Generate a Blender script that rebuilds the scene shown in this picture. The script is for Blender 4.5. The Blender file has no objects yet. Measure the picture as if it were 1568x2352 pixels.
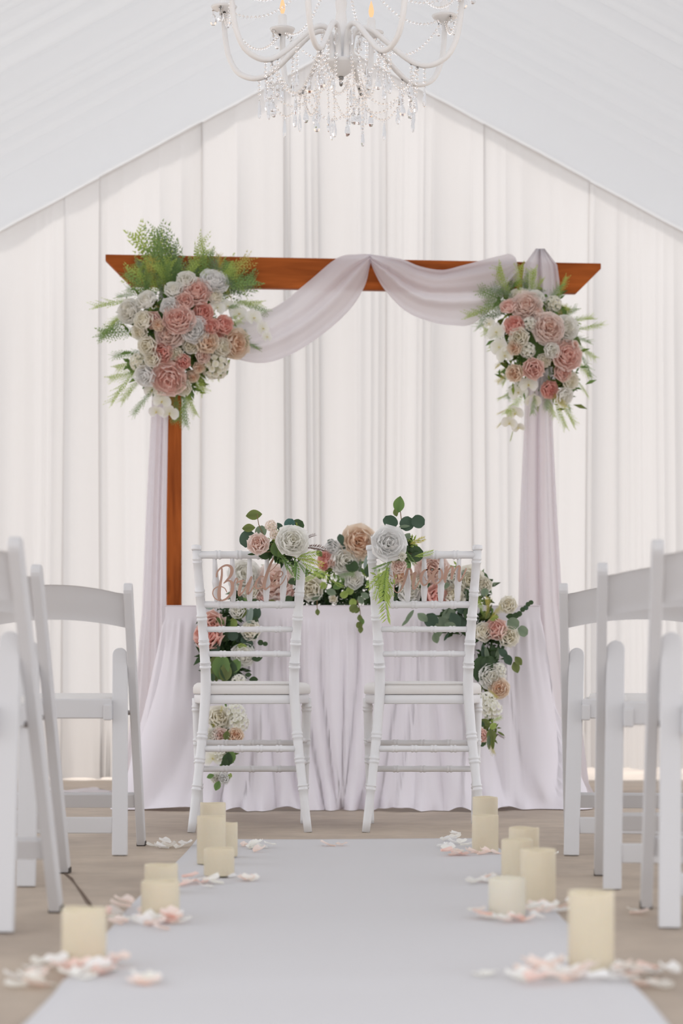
import bpy, math, random
import numpy as np
from mathutils import Vector, Matrix, Quaternion

# ------------------------------------------------------------------ camera, sky, sun, exposure
S = bpy.context.scene
COL = S.collection
FPX, HOR, CX, HC = 5000.0, 1575.0, 784.0, 0.478      # focal length and horizon in photo pixels, lens height in metres
cam_data = bpy.data.cameras.new('camera')
cam = bpy.data.objects.new('camera', cam_data)
COL.objects.link(cam)
cam_data.sensor_fit = 'HORIZONTAL'
cam_data.sensor_width = 24.0
cam_data.lens = FPX / 1568.0 * 24.0
cam_data.shift_y = (HOR - 1176.0) / 1568.0
cam_data.clip_start, cam_data.clip_end = 0.05, 200
cam.location = (0, 0, HC)
cam.rotation_euler = (math.pi / 2, 0, 0)
cam_data.dof.use_dof = True
cam_data.dof.focus_distance = 7.15
cam_data.dof.aperture_fstop = 3.4
S.camera = cam

W = bpy.data.worlds.new('overcast_sky')
S.world = W
W.use_nodes = True
W.node_tree.nodes['Background'].inputs[0].default_value = (0.945, 0.96, 1.0, 1)
W.node_tree.nodes['Background'].inputs[1].default_value = 1.3

sun_data = bpy.data.lights.new('sun', 'SUN')
sun_data.energy = 1.5
sun_data.angle = math.radians(6)
sun_data.color = (1.0, 0.93, 0.86)
sun = bpy.data.objects.new('sun', sun_data)
COL.objects.link(sun)
sun.rotation_euler = Vector((0.35, -0.75, -0.85)).to_track_quat('-Z', 'Y').to_euler()

S.view_settings.view_transform = 'Standard'
S.view_settings.look = 'None'
S.view_settings.exposure = 0.57
S.view_settings.gamma = 1.0
S.view_settings.use_curve_mapping = False
S.cycles.max_bounces = 18
S.cycles.diffuse_bounces = 14
S.cycles.transparent_max_bounces = 24
S.cycles.caustics_reflective = False
S.cycles.caustics_refractive = False
S.cycles.use_denoising = True

R = random.Random(7)


def P(px, py, Y):
    return Vector(((px - CX) * Y / FPX, Y, HC + (HOR - py) * Y / FPX))


def floorY(py):
    return FPX * HC / (py - HOR)


# ------------------------------------------------------------------ materials
MATS = {}


def new_mat(name):
    m = bpy.data.materials.new(name)
    m.use_nodes = True
    nt = m.node_tree
    nt.nodes.clear()
    out = nt.nodes.new('ShaderNodeOutputMaterial')
    MATS[name] = m
    return m, nt, out


def principled(name, col, rough=0.5, spec=0.4, bump=0.0, bscale=40, var=0.0, vscale=6, trans=0.0, metal=0.0, sss=0.0):
    m, nt, out = new_mat(name)
    b = nt.nodes.new('ShaderNodeBsdfPrincipled')
    b.inputs['Base Color'].default_value = (*col, 1)
    b.inputs['Roughness'].default_value = rough
    b.inputs['Specular IOR Level'].default_value = spec
    b.inputs['Metallic'].default_value = metal
    if trans:
        b.inputs['Transmission Weight'].default_value = trans
        b.inputs['IOR'].default_value = 1.32
    if sss:
        b.inputs['Subsurface Weight'].default_value = sss
        b.inputs['Subsurface Radius'].default_value = (0.03, 0.018, 0.008)
        b.inputs['Subsurface Scale'].default_value = 0.6
    if var or bump:
        tc = nt.nodes.new('ShaderNodeTexCoord')
    if var:
        n = nt.nodes.new('ShaderNodeTexNoise')
        n.inputs['Scale'].default_value = vscale
        n.inputs['Detail'].default_value = 4
        r = nt.nodes.new('ShaderNodeMapRange')
        r.inputs['To Min'].default_value = 1 - var
        r.inputs['To Max'].default_value = 1 + var
        mx = nt.nodes.new('ShaderNodeVectorMath')
        mx.operation = 'SCALE'
        mx.inputs[0].default_value = col
        nt.links.new(tc.outputs['Object'], n.inputs['Vector'])
        nt.links.new(n.outputs['Fac'], r.inputs['Value'])
        nt.links.new(r.outputs['Result'], mx.inputs['Scale'])
        nt.links.new(mx.outputs['Vector'], b.inputs['Base Color'])
    if bump:
        n2 = nt.nodes.new('ShaderNodeTexNoise')
        n2.inputs['Scale'].default_value = bscale
        n2.inputs['Detail'].default_value = 3
        bp = nt.nodes.new('ShaderNodeBump')
        bp.inputs['Strength'].default_value = bump
        bp.inputs['Distance'].default_value = 0.01
        nt.links.new(tc.outputs['Object'], n2.inputs['Vector'])
        nt.links.new(n2.outputs['Fac'], bp.inputs['Height'])
        nt.links.new(bp.outputs['Normal'], b.inputs['Normal'])
    nt.links.new(b.outputs[0], out.inputs[0])
    return m


def cloth_mat(name, col, translucent=0.4, clear=0.0, tcol=None, weave=0.0):
    """thin fabric: part of the light is scattered back, part through, part passes between the threads"""
    m, nt, out = new_mat(name)
    d = nt.nodes.new('ShaderNodeBsdfDiffuse')
    d.inputs[0].default_value = (*col, 1)
    t = nt.nodes.new('ShaderNodeBsdfTranslucent')
    t.inputs[0].default_value = (*(tcol or col), 1)
    mx = nt.nodes.new('ShaderNodeMixShader')
    mx.inputs[0].default_value = translucent
    nt.links.new(d.outputs[0], mx.inputs[1])
    nt.links.new(t.outputs[0], mx.inputs[2])
    last = mx
    if clear:
        tr = nt.nodes.new('ShaderNodeBsdfTransparent')
        m2 = nt.nodes.new('ShaderNodeMixShader')
        m2.inputs[0].default_value = clear
        nt.links.new(mx.outputs[0], m2.inputs[1])
        nt.links.new(tr.outputs[0], m2.inputs[2])
        last = m2
    nt.links.new(last.outputs[0], out.inputs[0])
    return m


def petal_mat(name, translucent=0.3):
    """petals and leaves take the dyed colour stored on their mesh"""
    m, nt, out = new_mat(name)
    a = nt.nodes.new('ShaderNodeVertexColor')
    a.layer_name = 'dye'
    d = nt.nodes.new('ShaderNodeBsdfDiffuse')
    t = nt.nodes.new('ShaderNodeBsdfTranslucent')
    g = nt.nodes.new('ShaderNodeBsdfGlossy')
    g.inputs['Roughness'].default_value = 0.5
    mx = nt.nodes.new('ShaderNodeMixShader')
    mx.inputs[0].default_value = translucent
    m2 = nt.nodes.new('ShaderNodeMixShader')
    m2.inputs[0].default_value = 0.03
    nt.links.new(a.outputs[0], d.inputs[0])
    nt.links.new(a.outputs[0], t.inputs[0])
    nt.links.new(d.outputs[0], mx.inputs[1])
    nt.links.new(t.outputs[0], mx.inputs[2])
    nt.links.new(mx.outputs[0], m2.inputs[1])
    nt.links.new(g.outputs[0], m2.inputs[2])
    nt.links.new(m2.outputs[0], out.inputs[0])
    return m


M_curtain = cloth_mat('sheer_curtain', (0.60, 0.585, 0.575), 0.5, 0.08)
M_ceiling = cloth_mat('ceiling_liner', (0.84, 0.855, 0.87), 0.42, 0.0, tcol=(0.43, 0.45, 0.47))
M_wall = cloth_mat('tent_wall', (0.90, 0.89, 0.89), 0.5, 0.0)
M_skirt = cloth_mat('satin_skirt', (0.80, 0.76, 0.805), 0.08, 0.0)
M_chiffon = cloth_mat('lilac_chiffon', (0.87, 0.84, 0.88), 0.38, 0.08)
M_runner = cloth_mat('runner_fabric', (0.665, 0.655, 0.668), 0.1, 0.0)
M_chair = principled('white_lacquer', (0.735, 0.735, 0.75), 0.35, 0.45)
M_cushion = cloth_mat('ivory_cushion', (0.80, 0.78, 0.765), 0.1)
M_resin = principled('white_resin', (0.60, 0.592, 0.60), 0.45, 0.4)
M_rubber = principled('dark_rubber', (0.06, 0.05, 0.045), 0.7, 0.2)
M_steel = principled('bolt_steel', (0.35, 0.33, 0.33), 0.35, 0.5, metal=0.8)
M_sign = principled('rose_gold_wood', (0.42, 0.25, 0.185), 0.45, 0.4, var=0.12, vscale=25)
M_lamp_white = principled('chandelier_enamel', (0.96, 0.965, 0.975), 0.3, 0.5)
M_lamp_metal = principled('finial_metal', (0.25, 0.24, 0.23), 0.3, 0.5, metal=0.7)
M_crystal = principled('crystal', (0.97, 0.97, 0.98), 0.03, 0.5, trans=1.0)
M_wax = principled('ivory_wax', (0.66, 0.585, 0.445), 0.45, 0.3, bump=0.15, bscale=60, var=0.04, vscale=15, sss=0.15)
M_wax_pale = principled('pale_wax', (0.67, 0.63, 0.53), 0.5, 0.3, bump=0.15, bscale=60, sss=0.15)
M_wick = principled('wick', (0.15, 0.12, 0.09), 0.8, 0.1)
M_stem = principled('stem_brown', (0.20, 0.13, 0.07), 0.7, 0.2)
M_stemgreen = principled('stem_green', (0.12, 0.20, 0.06), 0.7, 0.2)
M_petal = petal_mat('dyed_petal', 0.4)
M_leaf = petal_mat('dyed_leaf', 0.35)
M_tabletop = principled('table_plastic', (0.75, 0.74, 0.72), 0.5, 0.3)
M_ribbon = cloth_mat('ribbon_satin', (0.86, 0.85, 0.83), 0.2)


def flame_mat():
    m, nt, out = new_mat('flame_bulb')
    e = nt.nodes.new('ShaderNodeEmission')
    e.inputs[0].default_value = (1.0, 0.55, 0.30, 1)
    e.inputs[1].default_value = 0.85
    nt.links.new(e.outputs[0], out.inputs[0])
    return m


M_flame = flame_mat()


def wood_mat(name, grain, knots):
    m, nt, out = new_mat(name)
    b = nt.nodes.new('ShaderNodeBsdfPrincipled')
    b.inputs['Roughness'].default_value = 0.5
    b.inputs['Specular IOR Level'].default_value = 0.1
    tc = nt.nodes.new('ShaderNodeTexCoord')
    mp = nt.nodes.new('ShaderNodeMapping')
    mp.inputs['Scale'].default_value = grain
    n = nt.nodes.new('ShaderNodeTexNoise')
    n.inputs['Scale'].default_value = 2.2
    n.inputs['Detail'].default_value = 6
    n.inputs['Distortion'].default_value = 0.6
    cr = nt.nodes.new('ShaderNodeValToRGB')
    cr.color_ramp.elements[0].position = 0.3
    cr.color_ramp.elements[0].color = (0.22, 0.05, 0.009, 1)
    cr.color_ramp.elements[1].position = 0.72
    cr.color_ramp.elements[1].color = (0.50, 0.13, 0.026, 1)
    v = nt.nodes.new('ShaderNodeTexVoronoi')
    v.inputs['Scale'].default_value = 1.0
    mp2 = nt.nodes.new('ShaderNodeMapping')
    mp2.inputs['Scale'].default_value = knots
    kr = nt.nodes.new('ShaderNodeValToRGB')
    kr.color_ramp.elements[0].position = 0.05
    kr.color_ramp.elements[0].color = (0.35, 0.3, 0.3, 1)
    kr.color_ramp.elements[1].position = 0.22
    kr.color_ramp.elements[1].color = (1, 1, 1, 1)
    mul = nt.nodes.new('ShaderNodeMix')
    mul.data_type = 'RGBA'
    mul.blend_type = 'MULTIPLY'
    mul.inputs[0].default_value = 1.0
    L = nt.links.new
    L(tc.outputs['Object'], mp.inputs[0])
    L(mp.outputs[0], n.inputs['Vector'])
    L(n.outputs['Fac'], cr.inputs[0])
    L(tc.outputs['Object'], mp2.inputs[0])
    L(mp2.outputs[0], v.inputs['Vector'])
    L(v.outputs['Distance'], kr.inputs[0])
    L(cr.outputs[0], mul.inputs[6])
    L(kr.outputs[0], mul.inputs[7])
    L(mul.outputs[2], b.inputs['Base Color'])
    L(b.outputs[0], out.inputs[0])
    return m


M_wood = wood_mat('stained_cedar', (1.2, 8, 14), (4.3, 3, 9))
M_wood_upright = wood_mat('stained_cedar_upright', (14, 8, 1.2), (9, 3, 3.1))


def floor_mat():
    m, nt, out = new_mat('stained_concrete')
    b = nt.nodes.new('ShaderNodeBsdfPrincipled')
    b.inputs['Roughness'].default_value = 0.55
    b.inputs['Specular IOR Level'].default_value = 0.3
    tc = nt.nodes.new('ShaderNodeTexCoord')
    n = nt.nodes.new('ShaderNodeTexNoise')
    n.inputs['Scale'].default_value = 1.1
    n.inputs['Detail'].default_value = 7
    n.inputs['Roughness'].default_value = 0.62
    cr = nt.nodes.new('ShaderNodeValToRGB')
    cr.color_ramp.elements[0].position = 0.34
    cr.color_ramp.elements[0].color = (0.315, 0.252, 0.203, 1)
    cr.color_ramp.elements[1].position = 0.66
    cr.color_ramp.elements[1].color = (0.53, 0.44, 0.35, 1)
    n2 = nt.nodes.new('ShaderNodeTexNoise')
    n2.inputs['Scale'].default_value = 14
    n2.inputs['Detail'].default_value = 5
    r2 = nt.nodes.new('ShaderNodeMapRange')
    r2.inputs['To Min'].default_value = 0.82
    r2.inputs['To Max'].default_value = 1.15
    mul = nt.nodes.new('ShaderNodeVectorMath')
    mul.operation = 'SCALE'
    bp = nt.nodes.new('ShaderNodeBump')
    bp.inputs['Strength'].default_value = 0.2
    bp.inputs['Distance'].default_value = 0.01
    L = nt.links.new
    L(tc.outputs['Object'], n.inputs['Vector'])
    L(tc.outputs['Object'], n2.inputs['Vector'])
    L(n.outputs['Fac'], cr.inputs[0])
    L(n2.outputs['Fac'], r2.inputs['Value'])
    L(cr.outputs[0], mul.inputs[0])
    L(r2.outputs['Result'], mul.inputs['Scale'])
    L(mul.outputs[0], b.inputs['Base Color'])
    L(n2.outputs['Fac'], bp.inputs['Height'])
    L(bp.outputs[0], b.inputs['Normal'])
    L(b.outputs[0], out.inputs[0])
    return m


M_floor = floor_mat()
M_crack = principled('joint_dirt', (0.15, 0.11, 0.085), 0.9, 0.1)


# ------------------------------------------------------------------ mesh helpers
class MB:
    def __init__(self):
        self.v, self.f, self.c = [], [], []

    def add(self, vs, fs, cols=None):
        o = len(self.v)
        self.v.extend([tuple(p) for p in vs])
        self.f.extend([tuple(i + o for i in f) for f in fs])
        if cols is not None:
            self.c.extend(cols)
        return self

    def box(self, c, s, rot=None, taper=1.0):
        vs = []
        for sz in (-1, 1):
            k = taper if sz > 0 else 1
            for sx, sy in ((-1, -1), (1, -1), (1, 1), (-1, 1)):
                p = Vector((sx * s[0] / 2 * k, sy * s[1] / 2 * k, sz * s[2] / 2))
                if rot:
                    p = rot @ p
                vs.append(Vector(c) + p)
        return self.add(vs, [(3, 2, 1, 0), (4, 5, 6, 7), (0, 1, 5, 4), (1, 2, 6, 5), (2, 3, 7, 6), (3, 0, 4, 7)])

    def tube(self, pts, rad, seg=8, caps=True):
        pts = [Vector(p) for p in pts]
        n = len(pts)
        rad = rad if isinstance(rad, (list, tuple)) else [rad] * n
        vs, fs = [], []
        ref = None
        for i, p in enumerate(pts):
            t = (pts[min(i + 1, n - 1)] - pts[max(i - 1, 0)])
            t = t.normalized() if t.length > 1e-9 else Vector((0, 0, 1))
            if ref is None:
                ref = t.orthogonal().normalized()
            ref = (ref - t * ref.dot(t))
            ref = ref.normalized() if ref.length > 1e-6 else t.orthogonal().normalized()
            b = t.cross(ref)
            for k in range(seg):
                a = 2 * math.pi * k / seg
                vs.append(p + (ref * math.cos(a) + b * math.sin(a)) * rad[i])
        for i in range(n - 1):
            for k in range(seg):
                k2 = (k + 1) % seg
                fs.append((i * seg + k, i * seg + k2, (i + 1) * seg + k2, (i + 1) * seg + k))
        if caps:
            fs.append(tuple(reversed(range(seg))))
            fs.append(tuple(range((n - 1) * seg, n * seg)))
        return self.add(vs, fs)

    def lathe(self, prof, c=(0, 0, 0), seg=24, wob=None):
        c = Vector(c)
        vs, fs = [], []
        n = len(prof)
        for i, (r, z) in enumerate(prof):
            for k in range(seg):
                a = 2 * math.pi * k / seg
                dz = wob(a, i) if wob else 0
                vs.append(c + Vector((r * math.cos(a), r * math.sin(a), z + dz)))
        for i in range(n - 1):
            for k in range(seg):
                k2 = (k + 1) % seg
                fs.append((i * seg + k, i * seg + k2, (i + 1) * seg + k2, (i + 1) * seg + k))
        fs.append(tuple(reversed(range(seg))))
        fs.append(tuple(range((n - 1) * seg, n * seg)))
        return self.add(vs, fs)

    def grid(self, fn, nu, nv):
        vs = [fn(i / nu, j / nv) for j in range(nv + 1) for i in range(nu + 1)]
        fs = [(j * (nu + 1) + i, j * (nu + 1) + i + 1, (j + 1) * (nu + 1) + i + 1, (j + 1) * (nu + 1) + i)
              for j in range(nv) for i in range(nu)]
        return self.add(vs, fs)

    def octa(self, c, rx, rz):
        c = Vector(c)
        vs = [c + Vector((0, 0, rz)), c + Vector((0, 0, -rz))] + [c + Vector((rx * math.cos(a), rx * math.sin(a), 0)) for a in (0, 1.5708, 3.1416, 4.7124)]
        return self.add(vs, [(0, 2, 3), (0, 3, 4), (0, 4, 5), (0, 5, 2), (1, 3, 2), (1, 4, 3), (1, 5, 4), (1, 2, 5)])

    def mesh(self, name, mat, smooth=True):
        me = bpy.data.meshes.new(name)
        me.from_pydata(self.v, [], self.f)
        if self.c:
            a = me.color_attributes.new('dye', 'FLOAT_COLOR', 'POINT')
            a.data.foreach_set('color', [x for col in self.c for x in (*col, 1.0)])
        me.materials.append(mat)
        if smooth:
            me.shade_smooth()
        me.update()
        return me

    def build(self, name, mat, parent=None, smooth=True, bevel=0.0, solid=0.0):
        return link(name, self.mesh(name, mat, smooth), parent, bevel, solid)


def link(name, me, parent=None, bevel=0.0, solid=0.0):
    o = bpy.data.objects.new(name, me)
    COL.objects.link(o)
    if parent:
        o.parent = parent
    if bevel:
        b = o.modifiers.new('bevel', 'BEVEL')
        b.width = bevel
        b.segments = 2
        b.limit_method = 'ANGLE'
        b.angle_limit = math.radians(40)
    if solid:
        s = o.modifiers.new('solid', 'SOLIDIFY')
        s.thickness = solid
        s.offset = 0
    return o


def tag(o, label=None, cat=None, group=None, kind=None):
    if label:
        o['label'] = label
    if cat:
        o['category'] = cat
    if group:
        o['group'] = group
    if kind:
        o['kind'] = kind
    return o


def thing(name, label, cat, loc=(0, 0, 0), rz=0.0, group=None):
    o = bpy.data.objects.new(name, None)
    o.empty_display_size = 0.1
    COL.objects.link(o)
    o.location = loc
    o.rotation_euler = (0, 0, rz)
    return tag(o, label, cat, group)


def copy_tree(o, parent=None):
    c = o.copy()
    COL.objects.link(c)
    if parent:
        c.parent = parent
    for ch in list(o.children):
        copy_tree(ch, c)
    return c


def crom(pts, n=6):
    pts = [np.array(p, float) for p in pts]
    out = []
    for i in range(len(pts) - 1):
        p0, p1, p2, p3 = pts[max(i - 1, 0)], pts[i], pts[i + 1], pts[min(i + 2, len(pts) - 1)]
        for k in range(n):
            t = k / n
            out.append(0.5 * (2 * p1 + (p2 - p0) * t + (2 * p0 - 5 * p1 + 4 * p2 - p3) * t * t + (3 * p1 - p0 - 3 * p2 + p3) * t ** 3))
    out.append(pts[-1])
    return out


def lerp(a, b, t):
    return a + (b - a) * t


def interp(x, xs, ys):
    return float(np.interp(x, xs, ys))


# ------------------------------------------------------------------ setting
fl = MB()
fl.grid(lambda u, v: (lerp(-14, 14, u), lerp(-8, 34, v), 0), 8, 12)
tag(fl.build('floor', M_floor, smooth=False), kind='structure')

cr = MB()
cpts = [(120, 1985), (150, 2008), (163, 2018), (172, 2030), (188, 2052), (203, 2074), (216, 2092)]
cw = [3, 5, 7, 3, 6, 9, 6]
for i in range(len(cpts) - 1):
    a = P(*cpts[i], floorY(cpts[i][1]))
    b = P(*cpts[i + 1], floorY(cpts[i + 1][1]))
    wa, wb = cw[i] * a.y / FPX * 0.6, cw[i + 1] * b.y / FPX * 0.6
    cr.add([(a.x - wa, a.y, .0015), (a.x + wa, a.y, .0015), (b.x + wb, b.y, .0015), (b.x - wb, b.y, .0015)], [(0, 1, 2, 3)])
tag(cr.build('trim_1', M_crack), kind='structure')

RIDGE, SLOPE, YB = 3.75, 0.54, 11.1
rr = random.Random(3)
fold_list = [(rr.uniform(-3, 10.2), rr.uniform(0.012, 0.05), rr.uniform(0.004, 0.013)) for _ in range(110)]
fold_list += [(10.25, .05, .02), (9.95, .03, .012), (9.75, .02, .01), (9.49, .05, .02), (9.4, .02, .01), (8.85, .04, .016), (8.6, .03, .012), (8.5, .03, .014), (8.2, .03, .012)]


def ceil_z(x, y):
    return RIDGE - SLOPE * abs(x)


def ceil_fold(y, k):
    z = 0
    for c, w, a in fold_list:
        d = (y - c) / w
        if abs(d) < 4:
            z += a * math.exp(-d * d)
    return z * k


ys = sorted(set([round(0.4 + i * 0.0185, 4) for i in range(int(10.75 / 0.0185))] + [11.2]))
for side, nm, k in ((-1, 'ceiling', 1.0), (1, 'ceiling', 0.55)):
    m = MB()
    xs = [0, 0.4, 0.9, 1.4, 1.9, 2.4, 3.0]
    vs = []
    for y in ys:
        f = ceil_fold(y, k)
        for x in xs:
            sag = 0.5 + 0.5 * math.sin(math.pi * min(x / 3.0 + .15, 1))
            vs.append((side * x, y, ceil_z(x, y) - f * sag))
    nx = len(xs)
    fs = [(j * nx + i, j * nx + i + 1, (j + 1) * nx + i + 1, (j + 1) * nx + i) for j in range(len(ys) - 1) for i in range(nx - 1)]
    m.add(vs, fs)
    tag(m.build(nm, M_ceiling), kind='structure')
for side, nm in ((-1, 'wall_left'), (1, 'wall_right')):  # unseen tent sides, added for the lighting and kept short to admit more
    m = MB()
    m.grid(lambda u, v: (side * (3.0 + 0.02 * math.sin(u * 50)), lerp(9.3, 11.4, u), lerp(0, RIDGE - SLOPE * 3.0, v)), 60, 4)
    tag(m.build(nm, M_wall), kind='structure')


# ------------------------------------------------------------------ sheer curtains along the back
def curtain(x0, x1, seed, label, ybase, hem=0.012, lean=0.0):
    q = random.Random(seed)
    x0 += 0.010
    edges = [0.0]
    while edges[-1] < x1 - x0:
        edges.append(edges[-1] + q.choice([0.035, 0.05, 0.07, 0.09, 0.13, 0.2]) * q.uniform(.85, 1.15))
    edges = [e * (x1 - x0) / edges[-1] for e in edges]
    ks = [q.uniform(1.3, 1.7) if q.random() < .22 else q.uniform(0.2, 1.0) for _ in edges]
    cols = []
    NS = 7
    for i in range(len(edges) - 1):
        l = edges[i + 1] - edges[i]
        for k in range(NS):
            t = k / NS
            kk = lerp(ks[i], ks[i + 1], t)
            ph = 2 * math.pi * t
            r = l / (2 * math.pi)
            cols.append((edges[i] + l * t, -r * kk * math.sin(ph), min(r, .025) * (kk + .3) * math.cos(ph), q.uniform(-1, 1)))
    cols.append((edges[-1], 0.0, cols[0][2], 0.0))
    nz = 16
    vs = []
    nc = len(cols)
    drift = [q.uniform(-.012, .012) for _ in range(nc)]
    for j in range(nz + 1):
        t = (j / nz) ** 1.25
        amp = 0.75 + 0.35 * t + 0.1 * math.sin(3 * t + seed)
        for c, (s, dx, dy, rn) in enumerate(cols):
            s2 = min(s, x1 - x0)
            x = x0 + s2 + dx * amp + lean * t * (s2 / (x1 - x0)) + 0.012 * math.sin(2.2 * t + (x0 + s) * 7)
            flat = min(1, .12 + t * 4)
            ztop = ceil_z(x, 0) - 0.012
            zb = hem + 0.006 * math.sin(s * 40)
            pud = 0.05 * max(0, (t - .95) / .05) if hem < .03 else 0
            vs.append((x, ybase + dy * amp * flat + flat * .035 * math.sin(2 * math.pi * (x0 + s) / .37 + .6 * t + 1.3 * math.sin(3 * (x0 + s))) - pud * (1 + rn * .5), lerp(ztop, zb, t)))
    fs = [(j * nc + i, j * nc + i + 1, (j + 1) * nc + i + 1, (j + 1) * nc + i) for j in range(nz) for i in range(nc - 1)]
    m = MB().add(vs, fs)
    return tag(m.build('curtain', M_curtain), label, 'curtain')


cur = [
    (-3.0, -1.98, 'white sheer back curtain at the far left end, outside the folding chairs'),
    (-1.995, -1.22, 'white sheer back curtain behind the left folding chairs'),
    (-1.235, -0.72, 'white sheer back curtain panel behind the left arch flowers and post'),
    (-0.735, -0.28, 'white sheer back curtain panel behind the bride chair'),
    (-0.295, 0.22, 'white sheer back curtain panel straight under the tent ridge, behind the table centre'),
    (0.205, 0.74, 'white sheer back curtain panel behind the groom chair'),
    (0.725, 1.26, 'white sheer back curtain panel behind the right arch flowers'),
    (1.245, 2.02, 'white sheer back curtain behind the right folding chairs, hem lifted off the ground'),
    (2.005, 3.0, 'white sheer back curtain at the far right end, outside the folding chairs'),
]
for i, (a, b, lab) in enumerate(cur):
    curtain(a, b, 11 + i * 5, lab, YB + (0.014 if i % 2 else 0.0), hem=0.055 if i == 7 else 0.008, lean=0)

# ------------------------------------------------------------------ aisle runner
rn = MB()
xl, xr = -0.448, 0.455


def runner_fn(u, v):
    y = lerp(1.2, 6.73, v)
    z = 0.004 + 0.002 * math.sin(y * 9) * math.sin(u * 5) + 0.006 * math.exp(-((y - 3.45 - .1 * u) / .05) ** 2)
    return (lerp(xl, xr, u) + 0.006 * math.sin(y * 2.3), y, z)


rn.grid(runner_fn, 12, 90)
tag(rn.build('aisle_runner', M_runner, solid=0.002), 'long white fabric aisle runner laid on the concrete between the chair rows', 'runner')


# ------------------------------------------------------------------ chiavari chairs
def bamboo(m, a, b, r, knots=(), seg=12, knot=1.22):
    a, b = Vector(a), Vector(b)
    L = (b - a).length
    ts = [(0, 1), (1, 1)]
    for k in knots:
        w = 0.0045 / L
        ts += [(k - 2.6 * w, 1), (k - 1.8 * w, knot), (k - .9 * w, knot), (k - .2 * w, 1.03), (k + .2 * w, 1.03), (k + .9 * w, knot), (k + 1.8 * w, knot), (k + 2.6 * w, 1)]
    ts.sort()
    m.tube([a.lerp(b, t) for t, _ in ts], [r * s for _, s in ts], seg)


def poly(m, pts, r, knots, seg=12):
    """bent bamboo post with ring knots at the given heights"""
    zs = [p[2] for p in pts]
    order = sorted(range(len(pts)), key=lambda i: zs[i])
    zz = [zs[i] for i in order]
    xx = [pts[i][0] for i in order]
    yy = [pts[i][1] for i in order]
    hs = [(z, 1.0) for z in np.linspace(zz[0], zz[-1], 26)]
    for k in knots:
        hs += [(k - .011, 1), (k - .008, 1.16), (k - .004, 1.16), (k - .001, 1.02), (k + .001, 1.02), (k + .004, 1.16), (k + .008, 1.16), (k + .011, 1)]
    hs.sort()
    m.tube([(interp(h, zz, xx), interp(h, zz, yy), h) for h, _ in hs], [r(h) * s for h, s in hs], seg)


def smooth_path(pts, n=5):
    return [tuple(p) for p in crom(pts, n)]


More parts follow.
